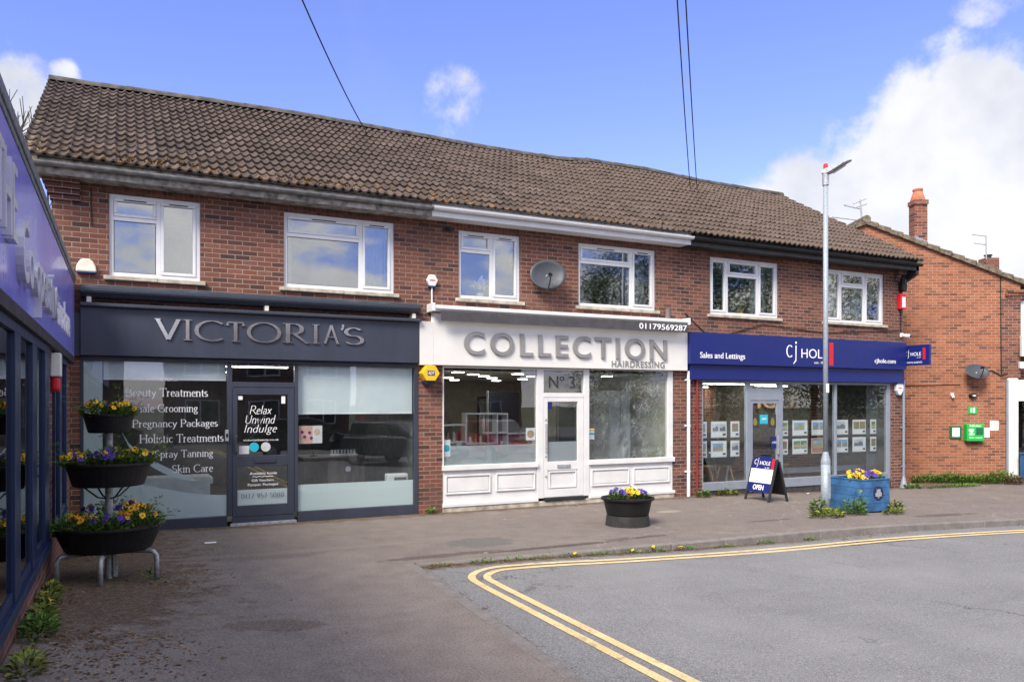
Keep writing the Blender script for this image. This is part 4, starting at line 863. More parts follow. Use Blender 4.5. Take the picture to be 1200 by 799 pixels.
boxo('badge', (16.90, 17.02, D - .093, D - .0905, 2.29, 2.31), M['red'], o, bevel=0); boxo('base_strip', (16.93, 17.0, D - .07, D - .001, 2.10, 2.128), M['navy'], o)
o = thing('alarm_box', (17.07, D, 4.25), 'red box with white front plate beside the last upstairs window', 'alarm')
boxo('case', (16.95, 17.145, D - .11, D - .001, 4.23, 4.60), M['red'], o, bevel=.008); boxo('front_plate', (17.0, 17.12, D - .114, D - .1105, 4.27, 4.52), M['paper'], o)
o = thing('junction_box', (17.08, D, 4.66), 'black rounded cable box under the right end of the eaves', 'cable box'); MB().prism([(17.0, 4.70), (17.03, 4.66), (17.14, 4.66), (17.17, 4.70), (17.17, 5.0), (17.13, 5.05), (17.03, 5.05), (17.0, 5.0)], D - .13, D - .001, lambda u, v, q: (u, q, v)).build('case', M['black'], o, bevel=.02); boxo('cover_latch', (17.05, 17.11, D - .145, D - .1305, 4.84, 4.95), M['blackpaint'], o, bevel=.01)
def camera_(name, x, z, mat, label, s=1.):
    o = thing(name, (x, D, z), label, 'camera'); boxo('mount', (x - .05 * s, x + .05 * s, D - .04, D - .001, z - .05, z + .05), mat, o, bevel=.01)
    MB().tube([(x, D - .04, z), (x + .03, D - .10, z - .02), (x + .05, D - .22, z - .04)], [.02, .045 * s, .045 * s], 14).build('camera_body', mat, o); MB().tube([(x + .05, D - .221, z - .04), (x + .052, D - .235, z - .042)], .03 * s, 12).build('lens', M['black'], o)
camera_('security_camera', 5.12, 5.03, M['blackpaint'], 'small dark security camera under the white eaves board'); camera_('security_camera', 17.10, 3.60, M['upvc'], 'small white security camera above the blue fascia end')
m = MB().tube([(9.96, D - .08, 3.66), (9.96, D - .08, 3.86)], .06, 14); m.build('flue_pipe', M['dwood'], smooth=False, label='short rusty brown flue stub above the white awning end', cat='flue')
def dish(name, c, nrm, rx, ry, label, arm):
    o = thing(name, c, label, 'satellite dish'); n_ = Vector(nrm).normalized(); ux = n_.cross(Vector((0, 0, 1))).normalized(); uy = ux.cross(n_); c = Vector(c)
    m = MB(); k = 32; rings = 6; vs = [c - n_ * .07]
    for i in range(1, rings + 1):
        t_ = i / rings; vs += [c + ux * math.cos(2 * math.pi * j / k) * rx * t_ + uy * math.sin(2 * math.pi * j / k) * ry * t_ + n_ * (-.07 + .07 * t_ * t_) for j in range(k)]
    fs = [(0, 1 + j, 1 + (j + 1) % k) for j in range(k)] + [(1 + (i - 1) * k + j, 1 + i * k + j, 1 + i * k + (j + 1) % k, 1 + (i - 1) * k + (j + 1) % k) for i in range(1, rings) for j in range(k)]
    r_ = m.add(vs, fs).build('reflector', M['dish'], o, smooth=True); r_.modifiers.new('solid', 'SOLIDIFY').thickness = .012
    e = c + n_ * .30 - uy * ry * .45; MB().tube([c - uy * ry * .9, c - uy * ry * .8 + n_ * .12, e], .013, 8).build('arm', M['blackpaint'], o); MB().tube([e - n_ * .03 + uy * .02, e - n_ * .12 + uy * .08], [.035, .026], 12).build('receiver', M['black'], o)
    MB().tube([c - n_ * .05, Vector(arm)], .022, 8).build('bracket', M['galv'], o); return o
dish('satellite_dish', (7.09, D - .22, 4.33), (-.32, -.93, .18), .345, .285, 'dark grey satellite dish on brick between two upstairs windows', (7.0, D - .001, 4.2))
for ob in (bpy.data.objects['satellite_dish'],): ob.rotation_euler = (0, 0, 0)

# ================================================================== inside the shops
def lightpanel(x, y, z, lx, ly, label, grp):
    o = thing('ceiling_light', (x, y, z), label, 'light', grp); boxo('diffuser', (x - lx, x + lx, y - ly, y + ly, z - .012, z - .001), M['tube'], o, bevel=0); boxo('frame', (x - lx - .02, x + lx + .02, y - ly - .02, y + ly + .02, z, z + .02), M['upvc'], o, bevel=0)
for i, (x, y) in enumerate(((5.6, 13.6), (7.0, 13.9), (6.3, 14.5), (6.9, 15.3), (7.9, 15.0), (6.6, 16.6), (7.6, 16.4), (8.6, 16.8), (7.4, 18.2), (8.6, 18.3), (9.3, 14.2))): lightpanel(x, y, 2.515, .09, .08, 'small lit ceiling panel inside the hair salon', 'lit panels in the hair salon ceiling')
for x, y in ((2.0, 13.7), (1.3, 16.2), (3.6, 15.2), (1.1, 17.8)): lightpanel(x, y, 2.545, .5, .06, 'long lit strip light on the beauty salon ceiling', 'strip lights in the beauty salon ceiling')
for x, y in ((11.3, 13.6), (12.1, 13.55), (13.1, 13.7), (12.2, 15.2), (14.4, 14.6), (13.4, 16.4)): lightpanel(x, y, 2.365, .45, .09, 'long lit strip light on the estate agent ceiling', 'strip lights in the estate agent ceiling')
def blind(x0, x1, z0, z1, y, label):
    o = thing('roller_blind', ((x0 + x1) / 2, y, z0), label, 'blind'); m = MB(); n = 24; vs = []
    for i in range(n + 1):
        a = x0 + (x1 - x0) * i / n
        for b in (z1, (z0 + z1) / 2, z0): vs.append((a, y + .006 * math.sin(a * 7 + b), b + (0.008 * math.sin(a * 3) if b == z0 else 0)))
    m.add(vs, [(i * 3 + j, (i + 1) * 3 + j, (i + 1) * 3 + j + 1, i * 3 + j + 1) for i in range(n) for j in range(2)]); ob = m.build('blind_fabric', M['blind'], o); ob.modifiers.new('solid', 'SOLIDIFY').thickness = .003
    MB().tube([(x0, y, z0 - .006), (x1, y, z0 - .006)], .012, 8).build('bottom_bar', M['white'], o)
blind(-.27, 1.45, 2.30, 2.56, D + .09, 'short pale roller blind at the top of the window left of the salon door'); blind(2.56, 4.535, 1.765, 2.55, D + .09, 'long pale roller blind half way down the window right of the salon door')
o = thing('poster', (2.77, D + .06, 1.28), 'pale pink poster with purple dots and smiling face in the salon window', 'poster')
boxo('sheet', (2.575, 2.96, D + .06, D + .063, 1.27, 1.565), M['pink'], o, bevel=0); boxo('white_area', (2.80, 2.958, D + .0575, D + .0595, 1.275, 1.56), M['paper'], o, bevel=0)
for a, b in ((2.63, 1.46), (2.67, 1.38), (2.75, 1.45), (2.78, 1.36)): disc('printed_dot', a, b, .027, D + .0595, M['purple'], o, .003, 14)
disc('printed_face', 2.875, 1.46, .055, D + .0572, M['skinprint'], o, .002)
o = thing('treatment_bed', (.9, 14.4, .06), 'treatment bed under pale towels behind the salon window', 'bed')
boxo('mattress', (.2, 1.35, 14.05, 14.75, .58, .70), M['towel'], o, bevel=.03); m = MB(); m.box(.2, 1.3, 14.03, 14.05, .2, .72); m.build('towel', M['towel'], o, bevel=.008); m = MB(); [m.box(a, a + .06, b, b + .06, .06, .58) for a in (.3, 1.2) for b in (14.1, 14.65)]; m.build('bed_frame', M['dwood'], o)
o = thing('desk', (3.2, 14.6, .06), 'grey brown reception desk with round emblem inside the beauty salon', 'desk')
boxo('desk_top', (2.85, 4.0, 14.1, 15.0, .92, .97), M['dwood'], o); boxo('desk_body', (3.3, 3.98, 14.13, 14.9, .06, .918), M['dwood'], o); boxo('desk_side', (2.87, 2.92, 14.13, 14.9, .06, .918), M['blackpaint'], o); disc('emblem', 3.66, .74, .05, 14.128, M['paper'], o, .008)
m = MB(); m.tube([(3.1, 14.4, .972), (3.05, 14.4, 1.25), (3.3, 14.35, 1.42), (3.42, 14.3, 1.36)], .012, 8); o = thing('desk_lamp', (3.1, 14.4, .97), 'black angled desk lamp standing on the salon desk', 'lamp'); m.build('arm', M['blackpaint'], o); MB().lathe((3.44, 14.3, 1.24), [(.09, 0), (.035, .12)], 16).build('shade', M['blackpaint'], o); MB().lathe((3.1, 14.4, .972), [(.07, 0), (.07, .02)], 16).build('base', M['blackpaint'], o)
o = thing('polish_rack', (3.6, 14.4, .97), 'white rack of small bottles on the salon desk', 'rack'); boxo('rack_base', (3.4, 3.9, 14.35, 14.45, .972, 1.0), M['paper'], o)
m = MB(); [m.tube([(3.43 + .06 * i, 14.4, 1.001), (3.43 + .06 * i, 14.4, 1.08)], .02, 8) for i in range(8)]; m.build('bottle_row', M['pale'], o)
o = thing('fan_heater', (4.33, D + .25, .06), 'white fan heater with dark grille standing inside the salon window corner', 'heater'); boxo('case', (4.12, 4.50, D + .18, D + .36, .07, .70), M['upvc'], o, bevel=.02); boxo('grille', (4.24, 4.46, D + .172, D + .179, .42, .64), M['dwood'], o)
def chair(x, y, rz_, label, grp):
    o = thing('tub_chair', (x, y, .05), label, 'chair', grp); c, s_ = math.cos(rz_), math.sin(rz_)
    tr = lambda u, v, q: (x + u * c - v * s_, y + u * s_ + v * c, .05 + q)
    m = MB(); n = 14; vs = []
    for i in range(n + 1):
        a = math.pi * (-.12 + 1.24 * i / n)
        for (r_, z_) in ((.22, .42), (.25, .55), (.26, .80 - .12 * abs(math.cos(a)))): vs.append(tr(r_ * math.cos(a), r_ * math.sin(a), z_))
    m.add(vs, [(i * 3 + j, (i + 1) * 3 + j, (i + 1) * 3 + j + 1, i * 3 + j + 1) for i in range(n) for j in range(2)]); b = m.build('backrest', M['black'], o, smooth=True); b.modifiers.new('solid', 'SOLIDIFY').thickness = .015
    MB().prism([(.22 * math.cos(a), .22 * math.sin(a)) for a in [i * math.pi / 10 for i in range(20)]], .41, .45, tr).build('seat', pbrs['seat'], o)
    for u, v in ((.16, .16), (-.16, .16), (.16, -.16), (-.16, -.16)): MB().tube([tr(u * .7, v * .7, .41), tr(u * 1.3, v * 1.3, 0)], [.017, .011], 8).build('leg', M['wood'], o)
pbrs = {'seat': pbr('mustard_seat_cushion', (.22, .16, .05), .8)}
chair(13.95, 13.9, .4, 'black tub chair with wooden legs and mustard cushion behind the middle agency window', 'tub chairs in the estate agency'); chair(12.9, 14.6, 2.5, 'black tub chair beside the desk behind the agency door', 'tub chairs in the estate agency'); chair(11.95, 14.2, -.6, 'black tub chair behind the left agency window', 'tub chairs in the estate agency')
o = thing('desk', (12.4, 14.9, .05), 'pale long desk standing behind the estate agent door', 'desk'); boxo('desk_top', (11.5, 13.3, 14.7, 15.4, .72, .75), M['paper'], o)
for a in (11.6, 13.2): MB().tube([(a, 14.75, .72), (a - .12, 14.75, .05)], .022, 8).build('leg', M['paper'], o); MB().tube([(a, 15.35, .72), (a + .1, 15.35, .05)], .022, 8).build('leg', M['paper'], o)
o = thing('monitor', (12.7, 15.0, .75), 'black computer monitor on the estate agent desk', 'monitor'); boxo('screen', (12.4, 13.0, 14.98, 15.02, .86, 1.22), M['black'], o); boxo('stand', (12.62, 12.78, 14.95, 15.05, .752, .858), M['black'], o)
bw_ = thing('wall_lettering', (14, 15.1, 1.8), 'tan wooden company letters standing behind the middle agency window', 'letters')
sans('lettering', 'HOLE', (13.95, 15.75, 1.80, 2.15), onfront(15.0), M['wood'], bw_, .05, .01); boxo('backing_panel', (13.0, 16.1, 15.02, 15.06, .9, 2.4), pbr('dark_slatted_wood', (.09, .065, .04), .6, var=.3, scale=10), bw_)
# property cards
img_cols = [((.25, .42, .62), (.40, .30, .20)), ((.15, .30, .12), (.55, .42, .3)), ((.6, .6, .62), (.2, .2, .25)), ((.30, .45, .6), (.45, .36, .15)), ((.45, .2, .12), (.2, .3, .15))]
img_m = [(pbr('photo_sky_%d' % i, a, .5), pbr('photo_house_%d' % i, b, .5)) for i, (a, b) in enumerate(img_cols)]
cards_x = [(11.0, 11.20, 0), (11.337, 11.748, 1), (11.88, 12.111, 2), (13.36, 13.551, 3), (13.714, 14.16, 4), (14.315, 14.761, 5), (15.061, 15.489, 6), (15.661, 16.095, 7), (16.272, 16.46, 8)]
names_ = ['beside the red pipe', 'left of the agency door, wide one', 'nearest the left jamb of agency door', 'just right of the agency door', 'above the tub chair', 'left of the lamp column', 'right of the lamp column', 'second from the right end', 'at the right end']
for (a, b, k) in cards_x:
    for ri, (z0, z1, rw) in enumerate(((1.205, 1.53, 'upper row'), (.785, 1.11, 'lower row'))):
        y = D + .20; lab = 'property card with photo, %s, %s' % (rw, names_[k])
        o = thing('property_card', ((a + b) / 2, y, z0), lab, 'poster', 'property cards hung in the agency window'); special = (k == 5 and ri == 1)
        boxo('holder', (a - .012, b + .012, y, y + .008, z0 - .02, z1 + .012), M['pale'], o, bevel=0)
        boxo('sheet', (a, b, y - .003, y - .0005, z0, z1), img_m[4][0] if special else M['paper'], o, bevel=0)
        ms, mh = img_m[(k * 2 + ri * 3) % 5]
        cells = [(a + .03, b - .09 if b - a > .3 else b - .03)] if (k + ri) % 2 == 0 else ([(a + .02, (a + b) / 2 - .01), ((a + b) / 2 + .01, b - .02)] if b - a > .3 else [(a + .02, b - .02)])
        for (c, d) in cells:
            boxo('photo_print', (c, d, y - .006, y - .0035, z0 + .11, z1 - .04), ms, o, bevel=0)
            m = MB(); g_ = (d - c); m.prism([(c + .01, z0 + .13), (d - .01, z0 + .13), (d - .01, z0 + .20), (c + g_ * .7, z0 + .24), (c + g_ * .35, z0 + .19), (c + .01, z0 + .21)], y - .0062, y - .008, lambda u, v, q: (u, q, v)); m.build('photo_print', mh, o)
        boxo('print_block', (b - .10, b - .02, y - .006, y - .0035, z0 + .03, z0 + .07), M['ink'], o, bevel=0)
# hair salon shelves and bottles
o = thing('wall_shelf', (6.3, 14.3, .9), 'white open cube shelving behind the left salon window', 'shelf')
m = MB()
def cube(a, b, z0, z1, y=14.25, t_=.028):
    for q in ((a, b, z0, z0 + t_), (a, b, z1 - t_, z1), (a, a + t_, z0 + t_, z1 - t_), (b - t_, b, z0 + t_, z1 - t_)): m.box(q[0], q[1], y, y + .22, q[2], q[3])
cube(5.15, 6.05, 1.16, 1.52, 14.25); cube(6.05, 6.75, 1.12, 1.74, 14.28); cube(6.45, 7.0, 1.32, 1.73, 14.33); cube(6.95, 7.55, .92, 1.33, 14.27); m.build('shelf_frame', M['white_paint'], o)
bc = [M['pale'], M['black'], M['purple'], M['paper'], M['wood']]
for i in range(16):
    a = 5.25 + i * .115; z = 1.19 if a < 6.05 else (1.15 if a < 6.7 else .949); y = 14.36; h = random.uniform(.11, .2)
    if abs(a - 6.06) < .06: continue
    b = MB().lathe((a, y, z + .001), [(.028, 0), (.028, h * .75), (.012, h * .85), (.012, h)], 10).build('bottle', bc[i % 5], loc=(a, y, z), label='small hair product bottle on the white cube shelving', cat='bottle', group='bottles on the salon shelving')
o = thing('sofa', (8.3, 15.2, .14), 'red sofa inside the hair salon behind the white door', 'sofa'); boxo('seat', (7.6, 9.0, 14.9, 15.6, .16, .6), pbr('red_leather', (.42, .02, .02), .4), o, bevel=.04); boxo('backrest', (7.6, 9.0, 15.602, 15.8, .16, 1.05), bpy.data.materials['red_leather'], o, bevel=.05)
o = thing('wall_mirror', (6.7, 18.1, 1.4), 'tall salon mirror in a dark frame on the back wall', 'mirror'); boxo('frame', (8.0, 8.9, 18.12, 18.17, .7, 2.1), M['blackpaint'], o); boxo('mirror_glass', (8.05, 8.85, 18.11, 18.1195, .75, 2.05), pbr('mirror_silver', (.8, .8, .8), .05, 1., .02), o)
o = thing('reception_counter', (5.8, 13.6, .14), 'grey reception counter low behind the left salon window', 'counter'); boxo('counter_body', (5.1, 5.9, 13.75, 14.2, .14, 1.05), M['dwood'], o); boxo('counter_top', (5.1, 5.95, 13.7, 14.25, 1.051, 1.09), M['pale'], o)
for (a, b, z0, z1, lab) in ((5.6, 6.3, 1.55, 2.05, 'dark framed picture on the salon back wall, left one'), (6.5, 7.0, 1.75, 2.15, 'small dark framed picture high on the salon back wall'), (9.2, 9.9, 1.2, 2.0, 'tall narrow framed print on the salon back wall at right')):
    o = thing('framed_picture', ((a + b) / 2, 20.35, z0), lab, 'picture'); boxo('frame', (a, b, 20.33, 20.38, z0, z1), M['blackpaint'], o); boxo('print', (a + .06, b - .06, 20.32, 20.329, z0 + .06, z1 - .06), M['dwood'], o)
o = thing('arched_mirror', (6.3, 17, 1.2), 'dark arched salon mirror standing behind the left window', 'mirror'); MB().prism([(6.3 + .55 * math.cos(R(a)), 1.45 + .5 * math.sin(R(a))) for a in range(0, 181, 12)] + [(5.75, .3), (6.85, .3)], 17.0, 17.05, lambda u, v, q: (u, q, v)).build('frame', M['dwood'], o)
o = thing('partition', (7.3, 15.6, .14), 'dark blue grey partition panel inside the hair salon', 'partition'); o['kind'] = 'thing'; boxo('panel', (7.6, 8.4, 16.6, 16.66, .14, 2.2), M['slate'], o); boxo('panel_trim', (7.58, 7.6, 16.58, 16.68, .14, 2.22), M['upvc'], o)
o = thing('tall_cabinet', (9.3, 15, .14), 'pale tall cupboard standing in the hair salon behind crinkled plastic', 'cabinet'); boxo('carcass', (9.35, 9.9, 14.2, 14.8, .14, 2.2), M['pale'], o); boxo('door', (9.37, 9.62, 14.18, 14.199, .2, 2.15), M['white_paint'], o); boxo('door', (9.63, 9.88, 14.18, 14.199, .2, 2.15), M['white_paint'], o)
o = thing('doorway', (8.7, 15.4, .14), 'dark doorway frame seen through the crinkled plastic', 'door'); o['kind'] = 'thing'; boxo('frame', (8.75, 9.25, 15.4, 15.45, .14, 2.1), M['dwood'], o); boxo('door_leaf', (8.8, 9.2, 15.38, 15.399, .16, 2.04), M['blackpaint'], o)
# curtains and window plants upstairs
def curtain(x0, x1, z0, z1, y, label, amp=.03, fr=46, mat='curtain'):
    m = MB(); n = int((x1 - x0) * 90) + 4; vs = []
    for i in range(n + 1):
        a = x0 + (x1 - x0) * i / n
        for b in (z0, z1): vs.append((a, y + amp * math.sin(a * fr) + amp * .4 * math.sin(a * fr * .37 + b), b))
    m.add(vs, [(2 * i, 2 * i + 2, 2 * i + 3, 2 * i + 1) for i in range(n)]); o = m.build('curtain', M[mat], smooth=True, label=label, cat='curtain'); o.modifiers.new('solid', 'SOLIDIFY').thickness = .003
curtain(3.65, 4.15, 3.75, 5.1, D + .38, 'pale curtain at right of the wide upstairs window over the beauty salon'); curtain(2.36, 2.52, 3.75, 5.1, D + .38, 'narrow pale curtain at left of the wide upstairs window over the beauty salon')
curtain(12.55, 13.05, 3.75, 5.1, D + .38, 'cream curtain at right of the upstairs window with yellow plant'); curtain(11.15, 11.3, 3.75, 5.1, D + .38, 'cream curtain at left of the upstairs window with yellow plant')
curtain(14.52, 15.25, 3.75, 5.1, D + .38, 'pale net curtain left in the last upstairs window'); curtain(15.86, 16.5, 3.75, 5.1, D + .38, 'pale net curtain right in the last upstairs window')
curtain(9.25, 9.70, 3.75, 5.1, D + .38, 'patterned pale curtain at right of the upstairs window over white awning')
o = thing('vertical_blind', (15.6, D + .36, 3.75), 'row of pale vertical slats in the last upstairs window', 'blind')
for i in range(9): m = MB(); a = 15.28 + i * .066; m.add([(a, D + .36, 3.78), (a + .035, D + .40, 3.78), (a + .035, D + .40, 5.05), (a, D + .36, 5.05)], [(0, 1, 2, 3)]); sl2 = m.build('slat', M['curtain'], o); sl2.modifiers.new('solid', 'SOLIDIFY').thickness = .002

# ================================================================== foliage and flowers
def bloom_mesh(name, petal, rr):
    m = MB()
    for k, (ang, sz) in enumerate(((90, 1.0), (150, .95), (30, .95), (215, .9), (325, .9), (270, 1.05))):
        ca, sa = math.cos(R(ang)), math.sin(R(ang)); c = Vector((ca * .014, sa * .014, .001 * k)); n = 8
        m.add([c + Vector((math.cos(2 * math.pi * i / n) * .0165 * sz, math.sin(2 * math.pi * i / n) * .0165 * sz, .004 * math.sin(4 * math.pi * i / n + k))) for i in range(n)], [tuple(range(n))])
    m.add([Vector((.008 * math.cos(i * math.pi / 3), .008 * math.sin(i * math.pi / 3) - .003, .008)) for i in range(6)], [tuple(range(6))], 1)
    me = bpy.data.meshes.new(name); me.from_pydata([tuple(p) for p in m.v], [], m.f)
    me.materials.append(petal); me.materials.append(M['eye'])
    for p, q in zip(me.polygons, m.mi): p.material_index = q
    return me
BL = {'y': bloom_mesh('yellow_bloom', M['petal_y'], 1), 'o': bloom_mesh('orange_bloom', M['petal_o'], 1), 'p': bloom_mesh('violet_bloom', M['petal_p'], 1)}
def leaves(m, c, rx, ry, h, n, rg, sz=.035, up=.5, el=2.0):
    for _ in range(n):
        a = rg.uniform(0, 2 * math.pi); r_ = math.sqrt(rg.random()); x = c[0] + rx * r_ * math.cos(a); y = c[1] + ry * r_ * math.sin(a); z = c[2] + h * (1 - r_ * r_ * .6) * rg.uniform(.05, 1)
        s = sz * rg.uniform(.6, 1.35); d = Vector((math.cos(a) * (.4 + r_) + rg.uniform(-.8, .8), math.sin(a) * (.4 + r_) + rg.uniform(-.8, .8), up + rg.uniform(-.5, .7))).normalized()
        sd = d.cross(Vector((rg.uniform(-.4, .4), rg.uniform(-.4, .4), 1))).normalized() * s * .42; p = Vector((x, y, z)); tip = p + d * s * el; mid = p + d * s * el * .5 + Vector((0, 0, .15 * s))
        m.add([p, mid + sd, tip - Vector((0, 0, .2 * s)), mid - sd], [(0, 1, 2), (0, 2, 3)])
def pansy(c, rx, ry, h, nl, blooms, label, seed, grp, bs=1.1, trail=0, mat='leaf'):
    rg = random.Random(seed); m = MB(); leaves(m, c, rx, ry, h * 1.15, int(nl * 1.7), rg, .026, .8)
    for _ in range(trail):
        a = rg.uniform(0, 6.283); p = Vector((c[0] + rx * .8 * math.cos(a), c[1] + ry * .8 * math.sin(a), c[2] + h * .4)); d = Vector((math.cos(a), math.sin(a), rg.uniform(.2, 1.2))) * rg.uniform(.1, .24)
        m.tube([p, p + d * .6, p + d + Vector((0, 0, -.03))], .003, 4, caps=False); leaves(m, p + d, .03, .03, .03, 5, rg, .02)
    o = m.build('pansy_plant', M[mat], loc=c, label=label, cat='flowers', group=grp)
    for t_, n in blooms:
        for _ in range(n):
            a = rg.uniform(0, 6.283); r_ = math.sqrt(rg.random()) * .95; b = bpy.data.objects.new('bloom', BL[t_]); COL.objects.link(b); b.parent = o
            b.location = (rx * r_ * math.cos(a), ry * r_ * math.sin(a), h * (1 - r_ * r_ * .45) * rg.uniform(.85, 1.12) + .012)
            d = Vector((rg.uniform(-1, .6), -.8, rg.uniform(.0, 1.2))); b.rotation_euler = d.to_track_quat('Z', 'Y').to_euler(); s = bs * rg.uniform(.8, 1.2); b.scale = (s, s, s)
    return o
# tiered planter by the left wall
tx, ty, tg = -.14, 9.36, gz(-.14, 9.3)
tp = thing('tiered_planter', (tx, ty, tg), 'three tier black tub planter on galvanised bent tube legs by left wall', 'planter')
def tub(z0, z1, r0, r1, name='tub'):
    t_ = MB().lathe((tx, ty, 0), [(r0 * .98, z0), (r0, z0 + .01), (r1 * .985, z1 - .03), (r1 * 1.03, z1 - .028), (r1 * 1.03, z1), (r1 * .96, z1), (r1 * .93, z1 - .05)], 40).build(name, M['black'], tp, smooth=False, bevel=.004)
    MB().lathe((tx, ty, z1 - .045), [(.02, .01), (r1 * .94, 0)], 24).build('soil', M['soil'], t_)
tub(.40, .665, .42, .53); tub(1.07, 1.315, .345, .415); tub(1.625, 1.825, .20, .245)
MB().tube([(tx, ty, tg), (tx, ty, 1.63)], .038, 14).build('pole', M['galv'], tp)
for a in (200, 262, 335, 90):
    c_, s_ = math.cos(R(a)), math.sin(R(a)); rr_ = .50; gl = gz(tx + rr_ * c_, ty + rr_ * s_); P_ = lambda r_, z_: (tx + r_ * c_, ty + r_ * s_, z_)
    MB().tube([P_(.05, .375), P_(rr_ - .07, .375), P_(rr_ - .03, .365), P_(rr_, .32), P_(rr_, gl)], .026, 12).build('leg', M['galv'], tp, smooth=True)
for a in (30, 120, 210, 300):
    c_, s_ = math.cos(R(a)), math.sin(R(a)); MB().tube([(tx + .03 * c_, ty + .03 * s_, .93), (tx + .12 * c_, ty + .12 * s_, .95), (tx + .26 * c_, ty + .26 * s_, 1.065)], .009, 6).build('bracket', M['blackpaint'], tp)
boxo('rating_plate', (tx + .045, tx + .085, ty - .05, ty + .03, tg + .02, .36), M['galv'], tp)
GP = 'pansies in the three tier planter'; TB = .95
pansy((tx - .30, ty - .20, .62), .22, .22, .16, 230, [('o', 8), ('y', 3)], 'orange pansies at left of the lowest tub', 1, GP); pansy((tx + .0, ty - .30, .62), .20, .18, .15, 230, [('p', 13)], 'violet pansies in middle of the lowest tub', 2, GP); pansy((tx + .30, ty - .15, .62), .22, .24, .22, 300, [('o', 12), ('y', 6)], 'orange pansies at right of the lowest tub', 3, GP, trail=14); pansy((tx + .05, ty + .22, .62), .34, .24, .24, 300, [('p', 6), ('y', 4)], 'mixed violet and yellow pansies at back of the lowest tub', 4, GP, trail=10)
pansy((tx - .24, ty - .12, 1.275), .22, .2, .13, 240, [('y', 12), ('p', 6)], 'yellow pansies with violet rim at left of the middle tub', 5, GP, trail=16); pansy((tx + .03, ty - .16, 1.275), .18, .2, .17, 230, [('p', 14), ('y', 3)], 'violet pansies in middle of the middle tub', 6, GP); pansy((tx + .26, ty - .08, 1.275), .2, .22, .15, 260, [('y', 14), ('p', 3)], 'yellow pansies spilling from right of the middle tub', 7, GP, trail=22)
pansy((tx - .09, ty - .05, 1.79), .17, .18, .15, 260, [('y', 4), ('o', 3), ('p', 3)], 'leafy pansies at left of the top tub', 8, GP, trail=8); pansy((tx + .12, ty - .06, 1.79), .15, .16, .13, 230, [('y', 10), ('o', 3)], 'yellow pansies trailing from right of the top tub', 9, GP, trail=10)
o = thing('pot_plant', (12.15, D + .22, 3.86), 'yellow potted leafy plant on the sill of the first agency upstairs window', 'plant'); MB().lathe((12.15, D + .22, 3.84), [(.06, 0), (.085, .14)], 16).build('pot', M['yellow'], o); m = MB(); leaves(m, (12.15, D + .22, 3.97), .2, .1, .28, 60, random.Random(8), .05, .9); m.build('leaves', M['leafyl'], o)
o = thing('pot_plant', (5.9, D + .22, 3.86), 'white orchid in a pale pot on the sill of the narrow upstairs window', 'plant'); MB().lathe((5.9, D + .22, 3.84), [(.05, 0), (.07, .12)], 16).build('pot', M['paper'], o); m = MB(); leaves(m, (5.9, D + .22, 4.0), .12, .08, .22, 30, random.Random(9), .06, .9); m.build('leaves', M['paper'], o)
# round tub on the pavement
cx, cy = 7.2, 10.4; tb = thing('round_tub', (cx, cy, 0), 'black round tub planter on a low ring in front of the hair salon', 'planter')
MB().lathe((cx, cy, 0), [(.35, -.02), (.355, .0), (.335, .165)], 36).build('base_ring', M['rubber'], tb, bevel=.006)
t_ = MB().lathe((cx, cy, 0), [(.31, .166), (.335, .18), (.385, .40), (.42, .405), (.425, .44), (.40, .44), (.385, .40)], 36).build('tub', M['black'], tb, bevel=.004); MB().lathe((cx, cy, .395), [(.02, .02), (.39, 0)], 24).build('soil', M['soil'], t_)
GP = 'pansies in the round tub'
pansy((cx - .22, cy - .04, .40), .13, .14, .17, 170, [('p', 14)], 'violet pansies at left of the round tub', 11, GP); pansy((cx + .05, cy - .02, .40), .13, .13, .16, 110, [('y', 22)], 'bright yellow pansies in middle of the round tub', 12, GP); pansy((cx + .27, cy + .02, .40), .10, .12, .12, 90, [('p', 14)], 'violet pansies at right of the round tub', 13, GP)
# blue box planter
bx0, bx1, by0, by1 = 11.80, 12.50, 9.76, 10.52; bg_ = gz(12.1, 10) - .01
bp = thing('box_planter', (12.15, 10.14, bg_), 'square blue painted timber planter with round plaque beside the lamp column', 'planter')
m = MB(); H_ = .60
for k in range(4):
    z0 = bg_ + .035 + (H_ - .035) / 4 * k; z1 = z0 + (H_ - .035) / 4 - .004; e = .001 * (k % 2)
    m.box(bx0 - e, bx1 + e, by0 - e, by0 + .03, z0, z1); m.box(bx0 - e, bx1 + e, by1 - .03, by1 + e, z0, z1); m.box(bx0 - e, bx0 + .03, by0 + .03, by1 - .03, z0, z1); m.box(bx1 - .03, bx1 + e, by0 + .03, by1 - .03, z0, z1)
m.build('side_planks', M['bluewood'], bp, bevel=.004)
m = MB(); zt = bg_ + H_
m.box(bx0 - .012, bx1 + .012, by0 - .012, by0 + .045, zt - .004, zt + .02); m.box(bx0 - .012, bx1 + .012, by1 - .045, by1 + .012, zt - .004, zt + .02); m.box(bx0 - .012, bx0 + .045, by0 + .0455, by1 - .0455, zt - .004, zt + .02); m.box(bx1 - .045, bx1 + .012, by0 + .0455, by1 - .0455, zt - .004, zt + .02); m.build('top_rail', M['bluewood'], bp, bevel=.006)
m = MB(); [m.box(a, a + .08, b, b + .08, bg_ - .05, bg_ + .034) for a in (bx0 + .04, bx1 - .12) for b in (by0 + .04, by1 - .12)]; m.build('foot', M['dwood'], bp)
boxo('soil', (bx0 + .031, bx1 - .031, by0 + .031, by1 - .031, zt - .09, zt - .03), M['soil'], bp, bevel=0)
pq = disc('plaque', 12.19, bg_ + .36, .125, by0 - .003, M['navy'], bp, .008)
